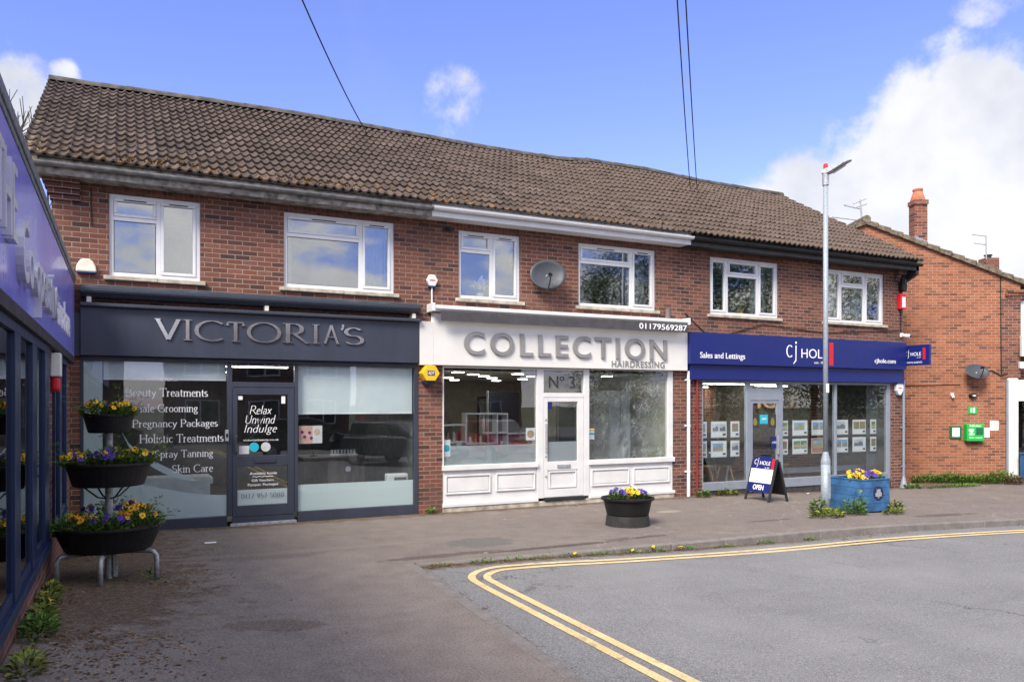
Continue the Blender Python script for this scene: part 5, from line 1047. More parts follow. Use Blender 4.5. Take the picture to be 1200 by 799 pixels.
for s_, r_ in (('HORFIELD', (12.14, 12.24, .415, .43)), ('WHITE', (12.135, 12.245, .375, .40)), ('LEICESTER', (12.105, 12.275, .34, .365)), ('BUILDING', (12.115, 12.265, .305, .33)), ('CO', (12.17, 12.21, .275, .292))): sans('lettering', s_, (r_[0], r_[1], r_[2] + bg_, r_[3] + bg_), onfront(by0 - .0115), DW, pq, .001, .01)
GP = 'pansies in the blue box planter'; zt -= .05
pansy((11.95, 10.0, zt), .14, .19, .13, 160, [('y', 20)], 'yellow pansies at the left corner of the blue box', 21, GP); pansy((12.10, 9.86, zt), .13, .09, .17, 110, [('p', 24)], 'violet pansies at front of the blue box', 22, GP); pansy((12.22, 10.2, zt), .24, .22, .17, 210, [('y', 24), ('p', 6)], 'tall yellow pansies at middle of the blue box', 23, GP); pansy((12.40, 9.98, zt), .10, .16, .16, 110, [('y', 16)], 'yellow pansies at the right edge of the blue box', 24, GP); pansy((12.46, 10.3, zt), .07, .16, .15, 80, [('p', 10)], 'violet pansies at the far right corner of the blue box', 25, GP)

# lamp column
lx, ly = 11.12, 9.98; lg = gz(lx, ly); lp = thing('street_lamp', (lx, ly, lg), 'tall galvanised street lamp column on the pavement edge', 'street lamp')
MB().tube([(lx, ly, lg - .1), (lx, ly, .88)], .079, 20).build('column_base', M['lamppaint'], lp, smooth=True); MB().lathe((lx, ly, 0), [(.081, .86), (.083, .9), (.078, .94), (.046, 1.06), (.0425, 1.08)], 20, cap=False).build('collar', M['lamppaint'], lp, smooth=True); MB().tube([(lx, ly, 1.0), (lx, ly, 5.9)], .042, 16).build('column', M['lamppaint'], lp, smooth=True)
boxo('access_door', (lx - .03, lx + .03, ly - .086, ly - .078, .25, .72), M['lamppaint'], lp, bevel=.004); boxo('label_plate', (lx - .035, lx + .035, ly - .0465, ly - .042, 2.12, 2.28), M['paper'], lp)
MB().tube([(lx, ly, 5.78), (lx, ly, 5.98)], .056, 16).build('spigot', M['galv'], lp)
hd = Vector((.55, -.835, 0)); hs = Vector((.835, .55, 0))
def hp(t_, w_, z_): return Vector((lx, ly, 5.98)) + hd * t_ + hs * w_ + Vector((0, 0, z_))
m = MB(); sec = [(-.09, .05, .0, .07), (.0, .07, -.02, .085), (.12, .095, .0, .10), (.26, .115, .04, .125), (.42, .105, .095, .155), (.56, .07, .13, .165), (.63, .03, .145, .16)]
vs = []
for (t_, w_, zb, zt_) in [(a * .68, b * .9, c * 1.15, d * 1.1) for a, b, c, d in sec]: vs += [hp(t_, -w_, zb + .02), hp(t_, -w_ * .55, zb), hp(t_, w_ * .55, zb), hp(t_, w_, zb + .02), hp(t_, w_ * .6, zt_), hp(t_, -w_ * .6, zt_)]
fs = [(i * 6 + k, i * 6 + (k + 1) % 6, (i + 1) * 6 + (k + 1) % 6, (i + 1) * 6 + k) for i in range(len(sec) - 1) for k in range(6)] + [(5, 4, 3, 2, 1, 0), tuple(range(36, 42))]
m.add(vs, fs).build('lantern', M['galv'], lp, smooth=False, bevel=.006); MB().lathe(tuple(hp(.0, 0, .08)), [(.038, 0), (.038, .085), (.03, .10)], 14).build('photocell', M['red'], lp)
boxo('lens', tuple(), M['pale'], lp) if False else MB().add([hp(.12, -.06, .0), hp(.12, .06, .0), hp(.33, .05, .11), hp(.33, -.05, .11)], [(0, 1, 2, 3)]).build('lens', M['pale'], lp)

# pavement sign
ab = thing('pavement_sign', (11.6, 11.9, -.02), 'blue and white sandwich board saying open with black folding frame', 'pavement sign')
ag = gz(11.5, 11.9); A0, A1 = 12.28, 11.60; XT, XF, XB = 11.62, 11.38, 11.88; HT = .90
def fpt(y_, z_, off): t_ = (z_) / HT; return (XF + (XT - XF) * t_ - off, y_, ag + z_)
pl = lambda u, v, q: (XF + (XT - XF) * (v / HT) - .012 - q, A0 - .04 - u, ag + v)
for y_ in (A0 - .02, A1 + .02): MB().prism([(XF - .02, ag), (XF + .02, ag), (XT + .02, ag + HT - .06), (XT - .02, ag + HT - .06)], y_ - .02, y_ + .02, lambda u, v, q: (u, q, v)).build('leg', M['blackpaint'], ab, bevel=.004); MB().prism([(XB - .02, ag), (XB + .02, ag), (XT + .062, ag + HT - .1), (XT + .022, ag + HT - .1)], y_ - .02, y_ + .02, lambda u, v, q: (u, q, v)).build('leg', M['blackpaint'], ab, bevel=.004)
m = MB(); top_ = [(.60 - .60 * i / 12, .82 + .07 * math.sin(math.pi * i / 12)) for i in range(13)]
m.prism([(0, .17), (.60, .17)] + top_, -.01, .004, pl); m.build('front_panel', M['blue'], ab)
MB().prism([(0, .36), (.60, .36), (.60, .635), (0, .635)], .0045, .007, pl).build('white_panel', M['paper'], ab); MB().prism([(.53, .64), (.60, .64), (.60, .83), (.53, .86)], .0045, .007, pl).build('red_block', M['red'], ab)
hole_logo(ab, lambda u, v, q: pl(u, v, q + .0045), .05, .49, .715, .075); sans('lettering', 'est. 1867', (.36, .48, .655, .678), lambda u, v, q: pl(u, v, q + .0045), DW, ab); sans('lettering', 'OPEN', (.14, .43, .22, .32), lambda u, v, q: pl(u, v, q + .0045), DW, ab, .002, .02)
for i, (s_, w_) in enumerate((('For Sale & To Let', .40), ('Sales', .16), ('Lettings', .28), ('Valuations', .24), ('Ask inside', .2))): sans('lettering', s_, (.05, .05 + w_, .585 - .047 * i, .61 - .047 * i), lambda u, v, q: pl(u, v, q + .0075), M['ink'], ab, .001)
MB().prism([(A1 + .04, .12), (A0 - .04, .12), (A0 - .04, .80), (A1 + .04, .80)], .0, .012, lambda u, v, q: (XB + (XT + .05 - XB) * (v / HT) + q - .004, u, ag + v)).build('rear_panel', M['black'], ab)
boxo('handle', (XT - .01, XT + .03, A1 + .2, A0 - .2, ag + .885, ag + .93), M['black'], ab, bevel=.01)

# ================================================================== building on the left
LX = -.698
lb = thing('brick_shop', (-3, 6, 0), 'single storey brick shop with navy window frames along the left edge', 'building')
m = MB(); Z0 = .55
m.box(LX - .25, LX, -14, 13.03, -.5, .50); m.box(LX - .25, LX, 9.12, 9.87, .50, 3.0); m.box(LX - .25, LX, 11.85, 13.03, .50, 3.0); m.box(LX - .24, LX - .001, -14, 13.03, 2.52, 3.6)
m.box(-9, LX - .26, 12.75, 13.02, -.5, 3.6)
m.build('brick_wall', M['dkbrick'], lb)
def navyframe(ya, yb, mulls):
    x0, x1 = LX - .10, LX + .03; fr = MB(); fr.box(x0, x1, ya, ya + .09, .566, 2.43); fr.box(x0, x1, yb - .09, yb, .566, 2.43); fr.box(x0, x1, ya, yb, 2.43, 2.505); fr.box(x0, LX + .05, ya - .02, yb + .02, .48, .565)
    for y_, hw in mulls: fr.box(x0, LX + .03, y_ - hw, y_ + hw, .566, 2.43)
    e = [ya + .09] + [q for y_, hw in mulls for q in (y_ - hw, y_ + hw)] + [yb - .09]
    for i in range(0, len(e), 2): fr.box(x0 + .01, LX + .016, e[i], e[i + 1], .566, .64)
    o = fr.build('window', M['navy'], lb, bevel=.005)
    for i in range(0, len(e), 2): boxo('pane', (LX - .006, LX + .002, e[i], e[i + 1], .64, 2.43), M['glass_blue'], o, bevel=0)
navyframe(-2.0, 9.12, [(-.5, .1), (1.0, .1), (2.5, .1), (4.0, .1), (5.35, .13), (6.52, .16), (7.72, .18), (8.85, .18)]); navyframe(9.87, 11.85, [(10.75, .16)])
boxo('room_back', (LX - 1.6, LX - 1.55, -2, 12.7, .2, 2.6), M['wallint'], lb, bevel=0); boxo('room_floor', (LX - 1.55, LX - .26, -2, 12.7, .2, .25), M['floorint'], lb, bevel=0); boxo('flat_roof', (-9, LX + .04, -14, 12.98, 3.6, 3.74), M['darkgap'], lb)
boxo('soffit', (LX - .02, LX + .065, -14, 12.9, 2.505, 2.60), M['darkgap'], lb)
m = MB(); m.box(LX + .0, LX + .068, -14, 12.96, 3.655, 3.765); m.box(LX + .063, LX + .08, -14, 12.96, 3.70, 3.79); m.build('roof_trim', M['trim'], lb, bevel=.01)
ls = thing('shop_sign', (LX + .05, 6, 2.6), 'glossy lilac fascia panel with raised silver letters along the left shop', 'sign')
SX = LX + .06
for a, b in ((-14, 2.0), (2.003, 5.2), (5.203, 7.2), (7.203, 12.95)): boxo('sign_panel', (LX + .001, SX, a, b, 2.60, 3.65), M['lilac'], ls, bevel=.004)
pl = lambda u, v, q: (SX + q, u, v)
sans('lettering', 'THE', (4.85, 5.72, 2.92, 3.38), pl, M['sign_silver'], ls, .05, -.005); sans('lettering', 'Co-operative', (6.05, 9.1, 2.62, 3.18), pl, M['sign_silver'], ls, .05, -.005); sans('lettering', 'funeralcare', (9.35, 11.75, 2.79, 3.15), pl, M['white'], ls, .012, .012)
o = thing('alarm_box', (LX + .05, 9.7, 2.1), 'white and red siren box on the left shop wall under lilac sign', 'alarm'); boxo('case', (LX + .001, LX + .10, 9.60, 9.80, 2.22, 2.47), M['upvc'], o, bevel=.012); boxo('siren', (LX + .005, LX + .09, 9.62, 9.78, 2.06, 2.219), M['red'], o, bevel=.03)

# ================================================================== house on the right
HD = 21.0; HS = F_PX / HD                    # the gable stands square to the bend of the street
HO = Vector((0, 0, 0)) + FW * HD + RT * ((1180 - 600) / HS)
def HT_(u, w_, z): p = HO + RT * u + FW * w_; return Vector((p.x, p.y, z))
def hu(px): return (px - 1180) / HS
def hz(py): return CZ - (py - HOR) / HS
def hmb(*boxes):
    m = MB()
    for b in boxes: m.box(*b)
    m.v = [HT_(*p) for p in m.v]; return m
def hbox(name, b, mat, parent=None, bevel=.003, **kw): return hmb(b).build(name, mat, parent, bevel=bevel, **kw)
hs_ = thing('brick_house', tuple(HT_(-3.8, 4, -.15)), 'orange brick house with windowless gable wall at the right', 'house')
ur, zr, sl2 = hu(1014), hz(263), .383; ul = 2 * ur - .5
zt = lambda u: zr - abs(u - ur) * sl2
MB().prism([(ul, -.6), (.0, -.6), (.0, 2.62), (.36, 2.62), (.36, zt(.36)), (ur, zr), (ul, zt(ul))], 0, .3, lambda u, v, q: HT_(u, q, v)).build('gable_wall', M['orange'], hs_)
hmb((-.17, .362, -.012, -.001, 2.64, 4.72), (.06, .36, .301, 9, 2.6, zt(.36) - .1)).build('brick_pier', M['hbrick'], hs_)
hmb((-.05, .50, -.05, -.013, 4.80, 4.88), (-.02, .56, -.08, -.0135, 4.885, 4.96), (-.0, .46, -.03, -.0125, 4.722, 4.795)).build('corbel', M['hbrick'], hs_)
m = MB(); ue = .78
m.prism([(ue, zt(ue) + .04), (ur, zr + .04), (2 * ur - ue, zt(ue) + .04), (2 * ur - ue, zt(ue) + .10), (ur, zr + .10), (ue, zt(ue) + .10)], -.06, 9, lambda u, v, q: HT_(u, q, v)); m.build('tiled_roof', M['roof2'], hs_)
m = MB(); n = 14
for i in range(n):
    a = ue + (ur - ue) * i / n; b = ue + (ur - ue) * (i + 1) / n
    for mir in (0, 1):
        f_ = (lambda q: q) if not mir else (lambda q: 2 * ur - q)
        m.prism([(f_(a), zt(a) + .0), (f_(b - .03), zt(b) + .0), (f_(b - .03), zt(b) + .105), (f_(a), zt(a) + .14)], -.09, .10, lambda u, v, q: HT_(u, q, v))
m.build('verge', M['verge'], hs_); MB().tube([HT_(ur, -.1, zr + .12), HT_(ur, 9, zr + .12)], .11, 12).build('ridge', M['verge'], hs_)
u0, u1 = hu(1073.5), hu(1090.5); c1 = hmb((u0 + .02, u1 - .02, .12, .42, hz(292), hz(238)), (u0, u1, .09, .45, hz(238) + .001, hz(233))).build('chimney', M['hbrick'], hs_)
cc = HT_((u0 + u1) / 2 - .01, .27, hz(233)); MB().lathe(tuple(cc), [(.19, 0), (.18, .05), (.12, .24), (.115, .27), (.13, .275), (.13, .32), (.115, .33)], 20).build('chimney_pot', M['terracotta'], c1)
hmb(*[(u0 + .015 + .058 * k, u0 + .07 + .058 * k, .10, .119, hz(281) - .035 * k - .1, hz(275.5) - .028 * k) for k in range(6)]).build('flashing', M['lead'], c1)
K = 1.25                                       # the far chimney stands on the next ridge behind
def H2(px, py, w_): s_ = (HD + w_) / F_PX; p = FW * (HD + w_) + RT * ((px - 600) * s_); return Vector((p.x, p.y, CZ - (py - HOR) * s_))
w2 = 5.0; a_, b_ = H2(1155.5, 302, w2), H2(1171, 302, w2); ux = (b_ - a_); m = MB(); m.prism([(0, 0), (1, 0), (1, 1), (0, 1)], H2(1160, 335, w2).z, a_.z, lambda u, v, q: (Vector((a_.x, a_.y, 0)) + Vector((ux.x, ux.y, 0)) * u + FW * v * ux.length + Vector((0, 0, q)))); c2 = m.build('chimney', M['hbrick'], hs_)
cc = (a_ + b_) / 2 + FW * .25; MB().lathe(tuple(cc), [(.10, 0), (.10, .10), (.13, .105), (.13, .14)], 14).build('chimney_pot', M['blackpaint'], c2)
# its shop front, seen edge on
hbox('shop_pilaster', (.004, .29, -.06, .30, -.6, hz(443)), M['white_paint'], hs_, bevel=.04); hbox('shop_fascia', (.30, 2.5, .02, .3, hz(470), hz(445)), M['white_paint'], hs_, bevel=.01); hbox('shop_window', (.30, 2.5, .12, .14, -.1, hz(471)), M['glass_blue'], hs_, bevel=0)
hbox('upper_window', (.37, 1.6, .10, .16, hz(412), hz(352)), M['upvc'], hs_); hbox('shop_wall', (.37, 2.5, .35, .5, -.6, 4.9), M['hbrick'], hs_)
hbox('wall_lamp', (.30, .5, -.1, .1, hz(432), hz(424)), M['upvc'], hs_, bevel=.02)
m = MB(); m.tube([HT_(-.02, -.05, -.3), HT_(-.02, -.05, hz(445))], .03, 10); m.build('drainpipe', M['greyframe'], hs_)
m = MB(); m.tube([HT_(hu(1172), -.015, hz(325)), HT_(hu(1172.5), -.015, hz(400)), HT_(hu(1173), -.015, hz(440))], .013, 6); m.tube([HT_(hu(1150), -.015, hz(436)), HT_(hu(1162), -.015, hz(434)), HT_(hu(1172), -.015, hz(440)), HT_(hu(1180), -.02, hz(438))], .013, 6); m.tube([HT_(hu(1061), -.012, hz(452)), HT_(hu(1125), -.012, hz(450.5))], .008, 6); m.build('surface_cable', M['black'], hs_)
o = thing('shop_sign', tuple(HT_(.55, -.2, 3)), 'white projecting shop sign with green and blue stripes at right edge', 'sign')
hbox('sign_panel', (hu(1192), 1.3, -.20, -.10, hz(418), hz(394)), M['upvc'], o, bevel=.01); hbox('green_stripe', (hu(1197), 1.2, -.206, -.2005, hz(405.5), hz(402)), M['green'], o, bevel=0); hbox('blue_stripe', (hu(1197), 1.2, -.206, -.2005, hz(417), hz(411)), pbr('mid_blue_print', (.02, .2, .5), .4), o, bevel=0)
b = thing('bollard', tuple(HT_(hu(1189), -.35, -.15)), 'short blue bollard beside the white pilaster', 'bollard'); BPM = pbr('blue_post_paint', (.02, .13, .33), .5); hbox('post', (hu(1188), hu(1195), -.45, -.25, -.3, hz(531)), BPM, b, bevel=.02); hbox('cap', (hu(1188) - .02, hu(1195) + .02, -.47, -.23, hz(531) + .001, hz(529.5)), BPM, b, bevel=.01)
gt = thing('security_gate', tuple(HT_(hu(1198), -.8, -.15)), 'black panel gate standing open at the right edge', 'gate'); hbox('gate_panel', (hu(1196), hu(1215), -.85, -.80, -.12, hz(478)), M['black'], gt, bevel=.01); hbox('gate_post', (hu(1195), hu(1196) - .002, -.86, -.79, -.25, hz(477)), M['blackpaint'], gt)
# fittings on the gable
def gbox(name, pa, pb, ya, yb2, dp, mat, parent, **kw): return hbox(name, (hu(pa), hu(pb), -dp, -.001, hz(yb2), hz(ya)), mat, parent, **kw)
def gplane(w_): return lambda u, v, q: HT_(u, -w_ - q, v)
def gt_(name, s_, px0, px1, ya, yb2, w_, mat, parent, bold=.0): return sans(name, s_, (hu(px0), hu(px1), hz(yb2), hz(ya)), gplane(w_), mat, parent, .001, bold)
o = thing('defibrillator_cabinet', tuple(HT_(hu(1139), -.1, .92)), 'bright green defibrillator cabinet on the orange brick gable', 'cabinet'); gbox('case', 1129, 1149.3, 496.5, 516.5, .17, M['green'], o, bevel=.015)
gbox('viewing_window', 1139.5, 1147.5, 501, 509, .174, M['dgreen'], o, bevel=0); gt_('lettering', 'Defibrillator', 1132, 1146, 497.3, 499.6, .1705, DW, o, .01); gt_('lettering', 'AED', 1131, 1137.5, 507, 509.5, .1705, DW, o, .01); gt_('lettering', 'Heart restarter', 1131.5, 1147, 511, 513, .1705, DW, o)
MB().prism([(hu(1134) + .07 * math.sin(R(a)) ** 3, hz(504.3) + .0045 * (13 * math.cos(R(a)) - 5 * math.cos(R(2 * a)) - 2 * math.cos(R(3 * a)) - math.cos(R(4 * a)))) for a in range(0, 360, 15)], 0, .002, gplane(.1705)).build('heart_symbol', DW, o)
o = thing('notice_frame', tuple(HT_(hu(1119), -.02, 1)), 'dark green framed notice left of the green cabinet', 'notice'); gbox('frame', 1112.5, 1126, 499, 513.5, .04, M['dgreen'], o); gbox('sheet', 1115, 1123.5, 501, 511.5, .044, M['paper'], o, bevel=0)
for pa, pb, ya, yb2, lb_ in ((1149.8, 1159.5, 501, 512.5, 'white paper notice just right of the green cabinet'), (1160, 1170, 492.8, 504, 'white paper notice higher and nearest the house corner')):
    o = thing('paper_notice', tuple(HT_(hu(pa), 0, hz(yb2))), lb_, 'notice'); gbox('sheet', pa, pb, ya, yb2, .006, M['paper'], o, bevel=0); [gbox('text_line', pa + 1.5, pb - 1.5, ya + 2 + 2 * k, ya + 2.4 + 2 * k, .0075, M['pale'], o, bevel=0) for k in range(4)]
o = thing('defibrillator_sign', tuple(HT_(hu(1139), 0, 1.6)), 'small green square sign with white symbol above the green cabinet', 'sign'); gbox('panel', 1134.3, 1144.5, 476.5, 485, .02, M['green'], o); gbox('symbol', 1137, 1138.6, 478.2, 483, .022, DW, o, bevel=0); gbox('symbol', 1139.8, 1142, 477.8, 483.4, .022, DW, o, bevel=0)
o = thing('wall_light', tuple(HT_(hu(1139), -.05, 2.1)), 'black oval bulkhead light above the small green sign', 'light'); MB().prism([(hu(1139) + .10 * math.cos(R(a)), hz(463.5) + .06 * math.sin(R(a))) for a in range(0, 360, 20)], .001, .10, lambda u, v, q: HT_(u, -q, v)).build('case', M['black'], o, bevel=.015); MB().prism([(hu(1139) + .05 * math.cos(R(a)), hz(463.5) + .025 * math.sin(R(a))) for a in range(0, 360, 20)], .1005, .115, lambda u, v, q: HT_(u, -q, v)).build('lens', M['pale'], o)
o = thing('motion_sensor', tuple(HT_(hu(1115), -.05, 2.1)), 'small cream motion sensor left of the bulkhead light', 'sensor'); gbox('mount', 1113.2, 1117, 460.5, 463.6, .05, M['cream'], o, bevel=.01); MB().tube([HT_(hu(1115), -.05, hz(463.5)), HT_(hu(1115.3), -.09, hz(466))], .035, 12).build('sensor_head', M['paper'], o)
dish('satellite_dish', tuple(HT_(hu(1138), -.28, hz(435.5))), tuple(-FW * .8 + Vector((0, 0, .6))), .315, .25, 'dark satellite dish on the orange brick gable', tuple(HT_(hu(1140), 0, hz(438))))
def aerial(base, top, booms, label):
    o = thing('tv_aerial', tuple(base), label, 'aerial'); MB().tube([base, top], .022, 8).build('mast', M['galv'], o)
    for (p, q, nf, fl) in booms:
        m = MB(); m.tube([p, q], .014, 6)
        for k in range(nf): c = p + (q - p) * ((k + .5) / nf); m.tube([c - Vector((0, 0, fl)), c + Vector((0, 0, fl))], .007, 5)
        m.build('boom', M['galv'], o)
wA = .4
aerial(H2(1011.5, 276, wA), H2(1008, 234, wA), [(H2(975, 254.5, wA), H2(1011, 259, wA), 0, .1), (H2(989, 240.5, wA), H2(1010, 245.5, wA), 7, .035), (H2(1000, 239, wA), H2(1015, 233, wA), 0, .1), (H2(1001, 244, wA), H2(1016, 239, wA), 0, .1)], 'tv aerial with several booms at the peak of the orange house')
aerial(H2(1155.8, 304, w2), H2(1155.5, 276, w2), [(H2(1139, 275, w2), H2(1156, 277, w2), 3, .03), (H2(1141, 285, w2), H2(1156, 287, w2), 3, .03)], 'tv aerial with two bare booms on the far small chimney')
# bushy weeds along the foot of the gable
rg = random.Random(31)
GW = 'weed bushes along the gable foot'
for i, (px, r_, h_, lab) in enumerate(((1165, .40, .44, 'rounded green weed bush nearest the house corner'), (1141, .42, .30, 'low green weed bush under the green cabinet'), (1122, .40, .27, 'green weed bush in the middle of gable foot'), (1104, .38, .36, 'green weed bush left along the gable foot'), (1080, .5, .30, 'green weed bush behind the grey drainpipe'))):
    h_ *= .75; c = HT_(hu(px), -.36, -.16); m = MB(); leaves(m, c, r_ * 1.1, .36, h_, 900, rg, .032, .8); m.build('weed_bush', M['leaf'], loc=c, label=lab, cat='weeds', group=GW)
c = HT_(hu(1171), -.62, -.16); m = MB(); leaves(m, c, .26, .16, .24, 500, rg, .03, .5); m.build('dry_bush', M['litter'], loc=c, label='brown dried weed bush at the house corner', cat='weeds')
# weeds round the lamp and the box, along the kerb and by the left wall
def weed(name, c, rx, ry, h, n, label, grp, mat='leaf', sz=.04, flowers=0, seed=0):
    rg = random.Random(seed); m = MB(); leaves(m, c, rx, ry, h, n, rg, sz, .7); o = m.build(name, M[mat], loc=c, label=label, cat='weeds', group=grp)
    for k in range(flowers):
        b = bpy.data.objects.new('bloom', BL['y']); COL.objects.link(b); b.parent = o; b.location = (rg.uniform(-rx, rx) * .7, rg.uniform(-ry, ry) * .7, h * rg.uniform(.8, 1.2)); b.rotation_euler = (rg.uniform(-.3, .9), 0, rg.uniform(0, 6)); b.scale = (.8, .8, .8)
GL = 'weeds round the lamp and box planter'
weed('weed_clump', (10.95, 10.0, gz(11, 10)), .13, .13, .30, 150, 'upright weeds at left of the lamp column foot', GL, seed=41); weed('weed_clump', (11.45, 9.72, gz(11.4, 9.7)), .28, .18, .26, 520, 'broad leafy weeds between lamp column and blue box', GL, sz=.028, seed=42, flowers=1); weed('weed_clump', (11.62, 9.68, gz(11.6, 9.7)), .12, .1, .40, 110, 'tall weed shoots against the blue box corner', GL, seed=43); weed('weed_clump', (12.55, 9.66, gz(12.5, 9.7)), .11, .11, .24, 120, 'small weeds at the right foot of the blue box', GL, 'leafyl', seed=44, flowers=1); weed('weed_clump', (10.75, 9.62, gz(10.7, 9.6)), .34, .14, .12, 240, 'low yellowing weeds in front of the lamp column', GL, 'leafyl', seed=45, flowers=1); weed('weed_clump', (12.25, 9.5, gz(12.2, 9.5)), .2, .08, .10, 110, 'flat yellow green weeds before the blue box', GL, 'leafyl', seed=46)
GK = 'weed tufts along the kerb gutter'
for i, (x, h_, fl, lab) in enumerate(((3.42, .06, 0, 'first small tuft by the kerb corner'), (3.95, .07, 0, 'narrow green tuft near the kerb corner'), (4.35, .10, 0, 'taller green tuft left of the drain dirt'), (4.75, .08, 0, 'short flat tuft under the patched tarmac'), (5.15, .08, 1, 'green tuft with a single yellow flower'), (5.55, .06, 0, 'sparse tuft before the black round tub'), (6.05, .08, 1, 'gutter dandelion tuft in front of the round tub'), (6.45, .10, 2, 'thick gutter tuft with yellow flowers'), (6.9, .09, 2, 'yellow flowered tuft right of the round tub'), (7.6, .06, 0, 'small tuft half way along the kerb'), (8.35, .10, 0, 'round green tuft near a kerb joint'), (9.2, .05, 0, 'faint tuft near the lamp end of the kerb'))):
    y_ = far_edge(x) - .07; weed('weed_tuft', (x, y_, rz(x, y_)), .17, .04, h_ * .62, 70, lab + ' in the gutter', GK, 'leaf' if i % 3 else 'leafyl', .018, fl, 60 + i)
GD = 'dandelion weeds along the left wall'
for i, (x, y_, r_, h_, n, fl, lab) in enumerate(((-.58, 8.55, .06, .10, 60, 1, 'small dandelion clump furthest along the left wall'), (-.57, 7.95, .07, .12, 80, 1, 'dandelion clump midway along the left wall'), (-.55, 7.25, .09, .14, 110, 2, 'leafy dandelion with two flowers by the left wall'), (-.53, 6.75, .10, .16, 130, 0, 'large leafy dandelion close to the camera'), (-.52, 5.75, .09, .09, 80, 0, 'pale green weed at the bottom left corner'))):
    weed('dandelion', (x - .03, y_, gz(x, y_)), r_, r_ * 3.0, h_, n * 2, lab, GD, 'leafyl' if i != 3 else 'leaf', .03, fl, 80 + i)
weed('weed_clump', (10.75, 12.8, gz(10.7, 12.8)), .14, .1, .14, 120, 'little weeds at the foot of the red pipe', 'weeds along the shopfronts', seed=95); weed('weed_clump', (11.5, 12.9, gz(11.5, 12.9)), .3, .07, .14, 150, 'dry yellow weeds along the estate agent plinth', 'weeds along the shopfronts', 'leafyl', seed=96); weed('weed_clump', (17.2, 12.75, gz(17.2, 12.7)), .25, .15, .08, 150, 'low weeds at the foot of the grey drainpipe', 'weeds along the shopfronts', seed=97); weed('seedling', (.25, 9.0, gz(.25, 9)), .05, .05, .10, 12, 'single green seedling under the tiered planter', None, seed=98); weed('weed_clump', (4.83, 12.95, 0), .05, .04, .08, 40, 'tiny weed at the foot of the brick pier between two shops', 'weeds along the shopfronts', seed=99)
m = MB(); rg = random.Random(12); leaves(m, (18.4, 12.55, gz(18.4, 12.5)), 1.0, .14, .05, 500, rg, .03, .6); m.build('grass_strip', M['leaf'], kind='stuff', label='low strip of grass and moss across the side yard', cat='grass')
# dry leaf litter
m = MB(); rg = random.Random(77)
def flake(x, y_, z, s):
    a = rg.uniform(0, 6.28); d = Vector((math.cos(a), math.sin(a), rg.uniform(-.2, .35))); e = Vector((-math.sin(a), math.cos(a), rg.uniform(-.3, .3))) * .6; p = Vector((x, y_, z + .006)); m.add([p - d * s, p + e * s, p + d * s, p - e * s], [(0, 1, 2), (0, 2, 3)])
for _ in range(1700):
    x = 3.25 + rg.random() ** 1.5 * 8; y_ = far_edge(x) - abs(rg.gauss(0, .09)) - .01; flake(x, y_, rz(x, y_), rg.uniform(.006, .018))
for _ in range(300):
    y_ = rg.uniform(5, 8.9); x = left_edge(y_) + abs(rg.gauss(0, .04)) + .01; flake(x, y_, rz(x, y_), rg.uniform(.004, .011))
for _ in range(4200):
    x = -.68 + abs(rg.gauss(0, .75)); y_ = 5.2 + rg.random() * 7.6
    if math.sin(x * 3.1 + y_ * 1.3) + math.sin(y_ * 2.3 - x) < -.1 + 1.2 * rg.random(): continue
    flake(x, y_, gz(x, y_), rg.uniform(.008, .026))
for _ in range(260):
    x = rg.uniform(-.3, 9); y_ = rg.uniform(5, 12.6); flake(x, y_ if x < 2.7 else max(y_, 9.2), gz(x, y_), rg.uniform(.006, .016))
for _ in range(1100):
    x = rg.uniform(-.4, 17); y_ = 12.96 - abs(rg.gauss(0, .12)); flake(x, y_, gz(x, y_), rg.uniform(.005, .014))
m.build('leaf_litter', M['litter'], kind='stuff', label='dry brown leaf litter in the gutter and corners', cat='leaf litter')
pp = PZ(247, 632, .05); o = boxo('paper_scrap', (pp.x - .08, pp.x + .07, pp.y - .05, pp.y + .04, gz(pp.x, pp.y) + .002, gz(pp.x, pp.y) + .006), M['paper'], bevel=0, label='flat white paper scrap on the pavement by the planter', cat='litter')
m = MB(); pp = PZ(946.5, 578, -.05); rg = random.Random(4)
for _ in range(6): flake(pp.x + rg.uniform(-.05, .05), pp.y + rg.uniform(-.03, .03), gz(pp.x, pp.y) + .02, .04)
m.build('tissue_scrap', M['paper'], label='crumpled white tissue on pavement beside the lamp column', cat='litter')

# ================================================================== overhead
def wire(a, b, label, sagv=.15):
    a, b = Vector(a), Vector(b); MB().tube([a + (b - a) * t_ - Vector((0, 0, sagv * 4 * t_ * (1 - t_))) for t_ in [i / 16 for i in range(17)]], .011, 6).build('overhead_cable', M['black'], label=label, cat='cable', group='overhead cables crossing to the roof')
def dpt(px, py, dep): return Vector((0, 0, CZ)) + ray(px, py) * dep
wire(dpt(318, -85, 9), dpt(434, 163, 17.6), 'single overhead cable reaching the left part of the ridge'); wire(dpt(786, -120, 9), dpt(809, 222, 20.5), 'left one of the close pair of overhead cables'); wire(dpt(797, -120, 9), dpt(817, 224, 20.5), 'right one of the close pair of overhead cables')

